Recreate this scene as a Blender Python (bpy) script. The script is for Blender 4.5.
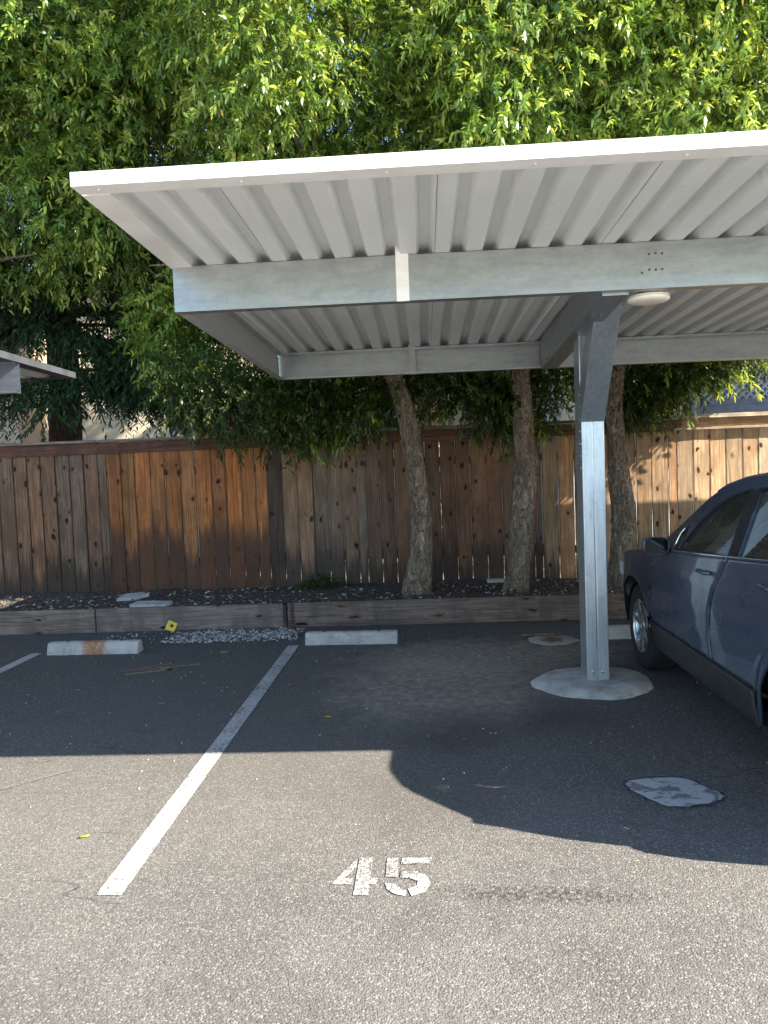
import bpy, bmesh, math, random
import numpy as np
from mathutils import Vector, Matrix, Euler
from mathutils.geometry import delaunay_2d_cdt

for o in list(bpy.data.objects):
    bpy.data.objects.remove(o)
S = bpy.context.scene
C = S.collection
R = math.radians
rnd = random.Random(7)

# ------------------------------------------------------------------ camera
F, H, PITCH, ROLL, YAW = 771.85, 1.6698, 0.0556, 0.0381, 0.0557
cam_d = bpy.data.cameras.new('camera')
cam = bpy.data.objects.new('camera', cam_d)
C.objects.link(cam)
S.camera = cam
cam_d.sensor_fit = 'VERTICAL'
cam_d.sensor_height = 32.0
cam_d.lens = 32.0 * F / 1024.0
cam_d.clip_start = 0.05
cam_d.clip_end = 800
cam.location = (0, 0, H)
cam.rotation_euler = (Matrix.Rotation(YAW, 3, 'Z') @ Matrix.Rotation(math.pi / 2 - PITCH, 3, 'X')
                      @ Matrix.Rotation(-ROLL, 3, 'Z')).to_euler()
S.render.resolution_x, S.render.resolution_y = 768, 1024

# ------------------------------------------------------------------ light
SUN = Vector((1.35, -0.459, 1.0)).normalized()
ELEV = math.asin(SUN.z)
AZ = math.atan2(SUN.x, SUN.y)
W = bpy.data.worlds.new('World')
S.world = W
W.use_nodes = True
wn = W.node_tree
bg = wn.nodes['Background']
sky = wn.nodes.new('ShaderNodeTexSky')
sky.sky_type = 'NISHITA'
sky.sun_disc = False
sky.sun_elevation = ELEV
sky.sun_rotation = AZ
sky.air_density = 1.0
sky.dust_density = 0.3
sky.ozone_density = 2.2
wn.links.new(sky.outputs[0], bg.inputs[0])
bg.inputs[1].default_value = 0.11
sd = bpy.data.lights.new('sun', 'SUN')
sd.energy = 5.0
sd.angle = R(0.53)
sd.color = (1.0, 0.91, 0.77)
sun = bpy.data.objects.new('sun', sd)
C.objects.link(sun)
sun.rotation_euler = SUN.to_track_quat('Z', 'Y').to_euler()
S.view_settings.view_transform = 'Standard'
S.view_settings.look = 'None'
S.view_settings.gamma = 1
S.view_settings.use_curve_mapping = False
S.view_settings.exposure = 2.1
S.cycles.max_bounces = 10
S.cycles.diffuse_bounces = 5
S.cycles.transparent_max_bounces = 12

# ------------------------------------------------------------------ helpers
class MB:
    """collects faces, links them as one mesh object"""
    def __init__(s):
        s.v, s.f, s.mi, s.c, s.sm = [], [], [], [], []
    def add(s, verts, faces, col=None, mi=0, smooth=False):
        n = len(s.v)
        s.v += [tuple(p) for p in verts]
        s.f += [tuple(i + n for i in f) for f in faces]
        s.mi += [mi] * len(faces)
        s.sm += [smooth] * len(faces)
        s.c += [col if col is not None else (1, 1, 1, 1)] * len(verts)
        return s
    def box(s, x0, x1, y0, y1, z0, z1, col=None, mi=0):
        v = [(x0, y0, z0), (x1, y0, z0), (x1, y1, z0), (x0, y1, z0), (x0, y0, z1), (x1, y0, z1), (x1, y1, z1), (x0, y1, z1)]
        f = [(0, 3, 2, 1), (4, 5, 6, 7), (0, 1, 5, 4), (1, 2, 6, 5), (2, 3, 7, 6), (3, 0, 4, 7)]
        return s.add(v, f, col, mi)
    def obox(s, c, e, ex, ey, ez, col=None, mi=0):
        """oriented box: centre, half extents, axes"""
        c = Vector(c); v = []
        for k in (-1, 1):
            for (i, j) in ((-1, -1), (1, -1), (1, 1), (-1, 1)):
                v.append(c + Vector(ex) * e[0] * i + Vector(ey) * e[1] * j + Vector(ez) * e[2] * k)
        f = [(0, 3, 2, 1), (4, 5, 6, 7), (0, 1, 5, 4), (1, 2, 6, 5), (2, 3, 7, 6), (3, 0, 4, 7)]
        return s.add(v, f, col, mi)
    def prism(s, poly, a, b, axis='x', col=None, mi=0):
        """polygon extruded along an axis; poly gives the other two coordinates in order"""
        n = len(poly)
        def P(p, t):
            return {'x': (t, p[0], p[1]), 'y': (p[0], t, p[1]), 'z': (p[0], p[1], t)}[axis]
        v = [P(p, a) for p in poly] + [P(p, b) for p in poly]
        f = [tuple(range(n))[::-1], tuple(range(n, 2 * n))]
        f += [(i, (i + 1) % n, n + (i + 1) % n, n + i) for i in range(n)]
        return s.add(v, f, col, mi)
    def tube(s, pts, rad, seg=10, cap=True, col=None, jit=None, smooth=True):
        pts = [Vector(p) for p in pts]
        n = len(pts)
        rad = rad if hasattr(rad, '__len__') else [rad] * n
        v = []
        for i, p in enumerate(pts):
            t = (pts[min(i + 1, n - 1)] - pts[max(i - 1, 0)]).normalized()
            up = Vector((0, 1, 0)) if abs(t.y) < .9 else Vector((1, 0, 0))
            a = t.cross(up).normalized(); b = t.cross(a).normalized()
            for k in range(seg):
                an = 2 * math.pi * k / seg
                r = rad[i] * (jit(p, an) if jit else 1)
                v.append(p + a * math.cos(an) * r + b * math.sin(an) * r)
        f = []
        for i in range(n - 1):
            for k in range(seg):
                k2 = (k + 1) % seg
                f.append((i * seg + k, i * seg + k2, (i + 1) * seg + k2, (i + 1) * seg + k))
        if cap:
            f.append(tuple(range(seg))[::-1])
            f.append(tuple(range((n - 1) * seg, n * seg)))
        return s.add(v, f, col, 0, smooth)
    def lathe(s, prof, origin, axis='z', seg=24, col=None, smooth=True, cap=True, mi=0):
        """prof: (radius, along) pairs"""
        o = Vector(origin); v = []
        for (r, h) in prof:
            for k in range(seg):
                a = 2 * math.pi * k / seg
                p = {'z': (r * math.cos(a), r * math.sin(a), h), 'x': (h, r * math.cos(a), r * math.sin(a)),
                     'y': (r * math.cos(a), h, -r * math.sin(a))}[axis]
                v.append(o + Vector(p))
        f = []
        for i in range(len(prof) - 1):
            for k in range(seg):
                k2 = (k + 1) % seg
                f.append((i * seg + k, i * seg + k2, (i + 1) * seg + k2, (i + 1) * seg + k))
        if cap:
            f.append(tuple(range(seg))[::-1])
            f.append(tuple(range((len(prof) - 1) * seg, len(prof) * seg)))
        return s.add(v, f, col, mi, smooth)
    def build(s, name, mats, parent=None, bevel=0, seg=2):
        me = bpy.data.meshes.new(name)
        me.from_pydata(s.v, [], s.f)
        if not isinstance(mats, (list, tuple)):
            mats = [mats]
        for m in mats:
            me.materials.append(m)
        me.polygons.foreach_set('material_index', s.mi)
        me.polygons.foreach_set('use_smooth', s.sm)
        ca = me.color_attributes.new('Col', 'FLOAT_COLOR', 'POINT')
        ca.data.foreach_set('color', np.array(s.c, dtype=np.float32).ravel())
        me.update()
        o = bpy.data.objects.new(name, me)
        C.objects.link(o)
        if parent is not None:
            o.parent = parent
        if bevel:
            b = o.modifiers.new('bevel', 'BEVEL')
            b.width = bevel; b.segments = seg; b.limit_method = 'ANGLE'; b.angle_limit = R(35)
        return o

def tag(o, label=None, cat=None, group=None, kind=None):
    if label: o['label'] = label
    if cat: o['category'] = cat
    if group: o['group'] = group
    if kind: o['kind'] = kind
    return o

def empty(name, loc, label, cat, group=None, rz=0):
    o = bpy.data.objects.new(name, None)
    C.objects.link(o)
    o.location = loc
    o.rotation_euler.z = rz
    o.empty_display_size = .2
    return tag(o, label, cat, group)

def struct(o):
    o['kind'] = 'structure'
    return o

# ------------------------------------------------------------------ node helpers
class N:
    def __init__(s, name):
        s.m = bpy.data.materials.new(name)
        s.m.use_nodes = True
        s.t = s.m.node_tree
        s.t.nodes.clear()
        s.out = s.t.nodes.new('ShaderNodeOutputMaterial')
    def n(s, typ, ins=None, **kw):
        nd = s.t.nodes.new('ShaderNode' + typ)
        for k, v in kw.items():
            setattr(nd, k, v)
        for k, v in (ins or {}).items():
            s.set(nd.inputs[k], v)
        return nd
    def set(s, sock, v):
        if isinstance(v, bpy.types.NodeSocket):
            s.t.links.new(v, sock)
        elif isinstance(v, bpy.types.Node):
            s.t.links.new(v.outputs[0], sock)
        else:
            if isinstance(v, (tuple, list)) and len(v) == 3 and sock.type == 'RGBA':
                v = (*v, 1)
            sock.default_value = v
    def pos(s):
        return s.n('NewGeometry').outputs['Position']
    def obj(s):
        return s.n('TexCoord').outputs['Object']
    def vmul(s, v, k):
        return s.n('VectorMath', {0: v, 1: k}, operation='MULTIPLY').outputs[0]
    def vadd(s, v, k):
        return s.n('VectorMath', {0: v, 1: k}, operation='ADD').outputs[0]
    def math(s, op, a, b=0.0, c=0.0, clamp=False):
        return s.n('Math', {0: a, 1: b, 2: c}, operation=op, use_clamp=clamp).outputs[0]
    def noise(s, v, scale=5, detail=4, rough=.55, dist=0.0):
        return s.n('TexNoise', {'Vector': v, 'Scale': scale, 'Detail': detail, 'Roughness': rough, 'Distortion': dist}).outputs['Fac']
    def vor(s, v, scale=5, feature='F1', out='Distance', rand=1.0):
        return s.n('TexVoronoi', {'Vector': v, 'Scale': scale, 'Randomness': rand}, feature=feature).outputs[out]
    def ramp(s, f, a, b, lo=0.0, hi=1.0, smooth=True):
        return s.n('MapRange', {0: f, 1: a, 2: b, 3: lo, 4: hi}, interpolation_type='SMOOTHSTEP' if smooth else 'LINEAR').outputs[0]
    def mix(s, f, a, b, mode='MIX'):
        nd = s.n('Mix', data_type='RGBA', blend_type=mode)
        s.set(nd.inputs[0], f); s.set(nd.inputs[6], a); s.set(nd.inputs[7], b)
        return nd.outputs[2]
    def bump(s, h, strength=.3, dist=.01, normal=None):
        i = {'Height': h, 'Strength': strength, 'Distance': dist}
        if normal is not None: i['Normal'] = normal
        return s.n('Bump', i).outputs[0]
    def attr(s, name='Col'):
        return s.n('Attribute', attribute_name=name)
    def bsdf(s, **k):
        nd = s.n('BsdfPrincipled')
        for a, v in k.items():
            s.set(nd.inputs[{'color': 'Base Color', 'rough': 'Roughness', 'metal': 'Metallic', 'normal': 'Normal', 'spec': 'Specular IOR Level',
                             'coat': 'Coat Weight', 'coatr': 'Coat Roughness', 'alpha': 'Alpha', 'ior': 'IOR', 'trans': 'Transmission Weight'}[a]], v)
        return nd
    def done(s, sh):
        s.set(s.out.inputs[0], sh if isinstance(sh, bpy.types.NodeSocket) else sh.outputs[0])
        return s.m

def simple(name, color, rough=.5, metal=0.0, var=.15, scale=6, bump=0.0, bscale=60, coat=0, spec=.5):
    m = N(name)
    p = m.obj()
    f = m.noise(p, scale, 5)
    c2 = tuple(max(0, x * (1 - 2 * var)) for x in color)
    c1 = tuple(x * (1 + var) for x in color)
    col = m.mix(m.ramp(f, .3, .7), c2, c1)
    kw = dict(color=col, rough=m.ramp(m.noise(p, scale * 3, 3), .2, .8, max(0, rough - .08), min(1, rough + .08)), metal=metal, coat=coat, spec=spec)
    if bump:
        kw['normal'] = m.bump(m.noise(p, bscale, 4), bump, .004)
    return m.done(m.bsdf(**kw))

def ell(m, p, cx, cy, rx, ry, edge=.35, nscale=4, namp=.5, ang=0.0):
    """soft blotch mask on the ground around (cx, cy)"""
    v = m.vadd(p, (-cx, -cy, 0))
    if ang:
        v = m.n('VectorRotate', {'Vector': v, 'Angle': ang}, rotation_type='Z_AXIS').outputs[0]
    v = m.vmul(v, (1 / rx, 1 / ry, 0))
    d = m.n('VectorMath', {0: v}, operation='LENGTH').outputs['Value']
    nz = m.math('MULTIPLY', m.math('SUBTRACT', m.noise(p, nscale, 5, .65), .5), namp * 2)
    return m.ramp(m.math('ADD', d, nz), 1 + edge, 1 - edge, 0, 1)

# ------------------------------------------------------------------ asphalt (shared by lot and painted marks)
def asphalt(m):
    p = m.pos()
    big = m.noise(p, .75, 6, .68)
    midn = m.noise(p, 3.2, 5, .65)
    fine = m.noise(p, 55, 3, .7)
    stone_col = m.n('TexVoronoi', {'Vector': p, 'Scale': 140.0}).outputs['Color']
    stone_d = m.vor(p, 140)
    stone_v = m.n('SeparateColor', {0: stone_col}).outputs[0]
    sv2 = m.n('SeparateColor', {0: stone_col}).outputs[1]
    base = m.mix(m.ramp(big, .3, .7), (.088, .084, .078), (.146, .138, .126))
    base = m.mix(m.math('MULTIPLY', m.ramp(midn, .35, .75), .45), base, (.168, .157, .140))
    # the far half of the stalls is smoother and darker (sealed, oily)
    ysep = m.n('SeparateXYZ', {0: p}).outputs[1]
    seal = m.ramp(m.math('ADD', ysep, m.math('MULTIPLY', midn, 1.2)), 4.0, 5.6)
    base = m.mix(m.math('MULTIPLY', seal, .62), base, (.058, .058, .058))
    # stones
    st = m.mix(m.math('MULTIPLY', m.ramp(stone_v, .70, .98), .8), base, (.27, .255, .235))
    st = m.mix(m.math('MULTIPLY', m.ramp(sv2, .6, .98), .45), st, (.035, .034, .034))
    gap = m.math('MULTIPLY', m.ramp(stone_d, .42, .75), .4)
    col = m.mix(gap, st, (.05, .047, .043))
    # stains and wear
    col = m.mix(m.math('MULTIPLY', m.math('MULTIPLY', ell(m, p, .05, 5.85, .75, .8, .5, 3, .8), .9), m.ramp(m.noise(p, 14, 6, .75), .22, .78)), col, (.50, .43, .33))
    col = m.mix(m.math('MULTIPLY', m.math('MULTIPLY', ell(m, p, .45, 6.7, 1.0, .6, .5, 5, .9), .8), m.ramp(m.noise(p, 18, 6, .75), .22, .78)), col, (.44, .38, .29))
    col = m.mix(m.math('MULTIPLY', ell(m, p, -.9, 5.6, 2.2, 1.6, .5, 1.5, .7), .35), col, (.13, .12, .105))
    col = m.mix(m.math('MULTIPLY', ell(m, p, .1, 4.75, .30, .33, .7, 6, .8), .35), col, (.03, .03, .03))
    col = m.mix(m.math('MULTIPLY', ell(m, p, .75, 5.0, .35, .25, .8, 6, .9), .3), col, (.035, .035, .035))
    col = m.mix(m.math('MULTIPLY', ell(m, p, .05, 3.85, .5, .4, .7, 5, .7), .3), col, (.07, .06, .05))
    band = ell(m, p, .42, 2.93, .42, .055, .6, 14, .9, .06)
    pits = m.math('MULTIPLY', band, m.ramp(m.noise(p, 42, 3, .7), .47, .58))
    col = m.mix(m.math('MULTIPLY', pits, .75), col, (.03, .028, .026))
    # long faint cracks
    ck = m.math('ABSOLUTE', m.math('SUBTRACT', m.noise(m.vmul(p, (.35, 1.1, 1)), 1.1, 4, .5), .5))
    crack = m.math('MULTIPLY', m.ramp(ck, .005, .0005), m.ramp(m.noise(p, .8, 2), .52, .62))
    col = m.mix(m.math('MULTIPLY', crack, .35), col, (.02, .02, .02))
    seal_inv = m.math('SUBTRACT', 1.0, m.math('MULTIPLY', seal, .55))
    h = m.math('ADD', m.math('MULTIPLY', stone_d, -1.0), m.math('MULTIPLY', fine, .8))
    h = m.math('ADD', h, m.math('MULTIPLY', pits, -1.2))
    h = m.math('SUBTRACT', h, crack)
    nrm = m.bump(m.math('MULTIPLY', h, seal_inv), .62, .0055)
    return col, nrm, fine, midn, p

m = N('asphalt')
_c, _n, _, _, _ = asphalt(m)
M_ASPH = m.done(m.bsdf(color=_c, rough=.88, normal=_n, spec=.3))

def paint_mat(name, colr, lo, hi, amt=1.0, scale=26):
    m = N(name)
    c, nr, fine, midn, p = asphalt(m)
    w = m.math('ADD', m.math('MULTIPLY', m.noise(p, scale, 5, .75), .7), m.math('MULTIPLY', m.noise(p, 3.0, 3), .3))
    w = m.math('ADD', w, m.math('MULTIPLY', m.math('SUBTRACT', m.vor(p, 140), .4), .18))
    keep = m.math('MULTIPLY', m.ramp(w, hi, lo), amt)
    cc = m.mix(m.math('MULTIPLY', m.noise(p, 7, 4), .5), colr, tuple(x * .72 for x in colr))
    return m.done(m.bsdf(color=m.mix(keep, c, cc), rough=.75, normal=nr))

M_PAINT = paint_mat('line_paint', (.52, .51, .485), .46, .66, .92, 40)
M_PAINT45 = paint_mat('number_paint', (.56, .55, .515), .42, .60, .92, 60)
M_YELLOW = paint_mat('faded_yellow_paint', (.50, .42, .16), .42, .62, .85)
M_YELLOW_FAINT = paint_mat('worn_yellow_paint', (.42, .36, .16), .34, .56, .42)
M_RED = paint_mat('faded_red_paint', (.30, .11, .08), .38, .6, .7)

# ------------------------------------------------------------------ ground sheets
def sheet(name, pts, z, mat):
    mb = MB()
    mb.add([(x, y, z) for x, y in pts], [tuple(range(len(pts)))])
    return mb.build(name, mat)

m = N('dry_soil')
p = m.pos()
col = m.mix(m.ramp(m.noise(p, 1.2, 6), .35, .7), (.10, .085, .06), (.2, .17, .12))
M_SOIL = m.done(m.bsdf(color=col, rough=.95, normal=m.bump(m.noise(p, 20, 5), .4, .03)))
struct(sheet('ground', [(-250, -250), (250, -250), (250, 250), (-250, 250)], -.02, M_SOIL))
struct(sheet('parking_lot', [(-40, .6), (40, .6), (40, 8.165), (-40, 8.165)], 0, M_ASPH))

XL = -1.331
def line_quad(x, y0, y1, w=.106):
    return [(x - w / 2, y0), (x + w / 2, y0), (x + w / 2, y1), (x - w / 2, y1)]
tag(struct(sheet('stall_line', line_quad(XL, 2.944, 7.30), .004, M_PAINT)), 'long white stall line left of the number 45', 'painted line', 'white stall lines')
tag(struct(sheet('stall_line', line_quad(XL - 2.52, 2.9, 7.25), .004, M_PAINT)), 'white stall line beside the rust stained wheel stop', 'painted line', 'white stall lines')
D45 = [
 [(-.44, 3.012), (-.35, 3.222), (-.347, 3.145), (-.392, 3.057), (-.355, 3.055), (-.353, 3.008)],
 [(-.342, 3.222), (-.283, 3.226), (-.283, 2.93), (-.342, 2.93)],
 [(-.284, 3.06), (-.25, 3.055), (-.258, 3.008), (-.284, 3.008)],
 [(-.222, 3.218), (-.174, 3.218), (-.172, 3.058), (-.222, 3.066)],
 [(-.158, 3.216), (-.032, 3.22), (-.036, 3.168), (-.162, 3.168)],
 [(-.160, 3.11), (-.09, 3.104), (-.052, 3.072), (-.036, 3.012), (-.06, 2.95), (-.112, 2.922), (-.128, 2.972), (-.092, 2.998), (-.09, 3.03), (-.12, 3.052), (-.162, 3.058)],
 [(-.222, 3.02), (-.18, 3.012), (-.15, 2.966), (-.132, 2.964), (-.138, 2.922), (-.18, 2.936), (-.212, 2.972)]]
mb = MB()
for poly in D45:
    mb.add([(x, y, .004) for x, y in poly], [tuple(range(len(poly)))])
tag(struct(mb.build('stall_number', M_PAINT45)), 'worn white stencilled number 45 on sunlit asphalt', 'painted number')
# faded survey marks
mb = MB()
for (x, y, a, L, w) in [(-2.42, 6.45, .35, .42, .05), (-2.2, 6.62, .35, .3, .045), (-2.3, 6.52, -.5, .2, .04)]:
    c, s_ = math.cos(a), math.sin(a)
    mb.add([(x + c * i * L / 2 - s_ * j * w / 2, y + s_ * i * L / 2 + c * j * w / 2, .004) for i, j in ((-1, -1), (1, -1), (1, 1), (-1, 1))], [(0, 1, 2, 3)])
tag(struct(mb.build('survey_mark', M_YELLOW)), 'faded yellow spray marks behind the rust stained wheel stop', 'paint mark')
tag(struct(sheet('survey_mark', [(-2.75, 6.5), (-2.45, 6.47), (-2.25, 6.68), (-2.4, 6.74)], .002, M_RED)), 'faded dark red spray patch beneath yellow marks', 'paint mark')
tag(struct(sheet('survey_mark', [(-2.42, 4.0), (-2.36, 4.0), (-2.08, 4.27), (-2.14, 4.28)], .004, M_YELLOW_FAINT)), 'faint yellow stroke on sunlit asphalt at the left edge', 'paint mark')

# ------------------------------------------------------------------ concrete
def concrete(name, c0, c1, rust=None, bump=.35):
    m = N(name)
    p = m.pos()
    col = m.mix(m.ramp(m.noise(p, 6, 6, .65), .3, .7), c0, c1)
    col = m.mix(m.math('MULTIPLY', m.ramp(m.noise(p, 60, 3), .55, .75), .35), col, tuple(x * .55 for x in c0))
    col = m.mix(m.math('MULTIPLY', m.ramp(m.noise(p, 9, 6, .75), .50, .72), .55), col, (.13, .12, .105))
    if rust:
        for (cx, rx) in rust:
            v = m.vadd(p, (-cx, 0, 0))
            sx = m.n('SeparateXYZ', {0: v}).outputs[0]
            wob = m.math('ADD', sx, m.math('MULTIPLY', m.math('SUBTRACT', m.noise(m.vmul(p, (1, .2, .4)), 18, 4), .5), .12))
            k = m.ramp(m.math('ABSOLUTE', wob), rx, rx * .2)
            k = m.math('MULTIPLY', k, m.ramp(m.noise(p, 30, 4), .25, .5))
            col = m.mix(m.math('MULTIPLY', k, .85), col, (.32, .13, .045))
    return m.done(m.bsdf(color=col, rough=.9, normal=m.bump(m.noise(p, 70, 5), bump, .006)))
struct(sheet('bounce_sheet', [(-40, -40), (40, -40), (40, .595), (-40, .595)], 0, concrete('bounce_concrete', (.50, .485, .46), (.58, .565, .53))))  # added pale sheet behind the camera, bounces light under the carport roof
M_CONC = concrete('concrete', (.34, .33, .31), (.48, .47, .44))
M_CONC_RUST = concrete('rusted_concrete', (.34, .33, .31), (.46, .45, .42), rust=[(-3.29, .10), (-3.17, .07), (-3.23, .05)])
M_CONC_LT = concrete('footing_concrete', (.30, .29, .265), (.50, .49, .46), bump=.6)

def wheel_stop(x0, x1, y, label, mat, rz=0.0):
    L = x1 - x0
    o = MB()
    prof = [(-.075, .002), (-.072, .045), (-.048, .108), (-.03, .116), (.03, .116), (.048, .108), (.072, .045), (.075, .002)]
    n = 14
    v = []; 
    for i in range(n + 1):
        x = -L / 2 + L * i / n
        sh = .985 if i in (0, n) else 1
        for (yy, zz) in prof:
            v.append((x, yy * sh + rnd.uniform(-.001, .001), zz * sh + rnd.uniform(-.0015, .0015)))
    k = len(prof); f = []
    for i in range(n):
        for j in range(k - 1):
            f.append((i * k + j, (i + 1) * k + j, (i + 1) * k + j + 1, i * k + j + 1))
    f += [tuple(range(k)), tuple(range(n * k, n * k + k))[::-1]]
    o.add(v, f)
    ob = o.build('wheel_stop', mat, bevel=.006)
    ob.location = ((x0 + x1) / 2, y, 0); ob.rotation_euler.z = rz
    tag(ob, label, 'wheel stop', 'concrete wheel stops')
    for sx in (-.3, .3):
        MB().lathe([(.013, .112), (.013, .121), (.008, .123)], (sx * L, 0, 0), 'z', 10).build('anchor_pin', M_DARK_STEEL, ob)
    return ob

# ------------------------------------------------------------------ metals
def galv(name, c0=(.40, .43, .45), c1=(.56, .59, .61), rough=.36, metal=.85, streak='x'):
    m = N(name)
    p = m.obj()
    sp = m.n('TexVoronoi', {'Vector': p, 'Scale': 38.0}).outputs['Color']
    sv = m.n('SeparateColor', {0: sp}).outputs[0]
    k = {'x': (1.4, 6, 6), 'z': (14, 14, 1.2), 'y': (14, 1.2, 14)}[streak]
    st = m.noise(m.vmul(p, k), 3.2, 6, .7)
    f = m.math('ADD', m.math('MULTIPLY', sv, .10), m.math('MULTIPLY', st, .90))
    col = m.mix(m.ramp(f, .25, .7), c0, c1)
    col = m.mix(m.math('MULTIPLY', m.ramp(m.noise(p, 5, 5, .7), .55, .75), .35), col, tuple(x * .65 for x in c0))
    rg = m.ramp(m.noise(p, 3, 3), .2, .8, rough + .05, rough - .04)
    nr = m.bump(m.noise(m.vmul(p, tuple(x * .3 for x in k)), 4, 2), .025, .01)
    return m.done(m.bsdf(color=col, rough=rg, metal=metal, normal=nr))
M_GALV = galv('galvanised_steel', (.26, .28, .275), (.345, .365, .36), .34, .65)
M_GALV_POST = galv('galvanised_post_steel', (.34, .40, .45), (.47, .54, .59), .34, .75, 'z')
M_GALV_Y = galv('galvanised_rafter_steel', (.30, .32, .34), (.42, .45, .47), .42, .85, 'y')
M_GALV_LT = galv('galvanised_end_channel', (.46, .47, .46), (.54, .55, .54), .5, .55, 'y')
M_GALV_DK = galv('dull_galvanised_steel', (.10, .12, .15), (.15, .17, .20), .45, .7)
M_DARK_STEEL = simple('dark_steel', (.08, .08, .08), .5, .8)
m = N('galvalume_deck')
p = m.obj()
col = m.mix(m.ramp(m.noise(m.vmul(p, (1, .25, 1)), 3, 5, .6), .3, .7), (.63, .645, .625), (.71, .725, .705))
col = m.mix(m.math('MULTIPLY', m.ramp(m.noise(p, 9, 5, .7), .58, .75), .25), col, (.3, .27, .22))
M_DECK = m.done(m.bsdf(color=col, rough=.40, metal=.0, normal=m.bump(m.noise(p, 2.5, 3), .10, .02)))
m = N('white_trim_paint')
p = m.obj()
col = m.mix(m.ramp(m.noise(m.vmul(p, (1, 1, 8)), 4, 5), .3, .7), (.74, .72, .68), (.82, .81, .78))
col = m.mix(m.math('MULTIPLY', m.ramp(m.noise(p, 14, 5, .7), .6, .72), .2), col, (.4, .38, .33))
M_TRIM = m.done(m.bsdf(color=col, rough=.45))
M_SHADE_TRIM = simple('shade_dark_trim', (.045, .05, .058), .6, .0, .15, 5)  # dark colour stands in for shade on the neighbouring carport's trim
M_BOLT = simple('zinc_bolt', (.45, .46, .47), .35, .9)

# ------------------------------------------------------------------ carports
def deck_z(y, yf):
    return 2.885 - .0115 * (y - yf)

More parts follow.
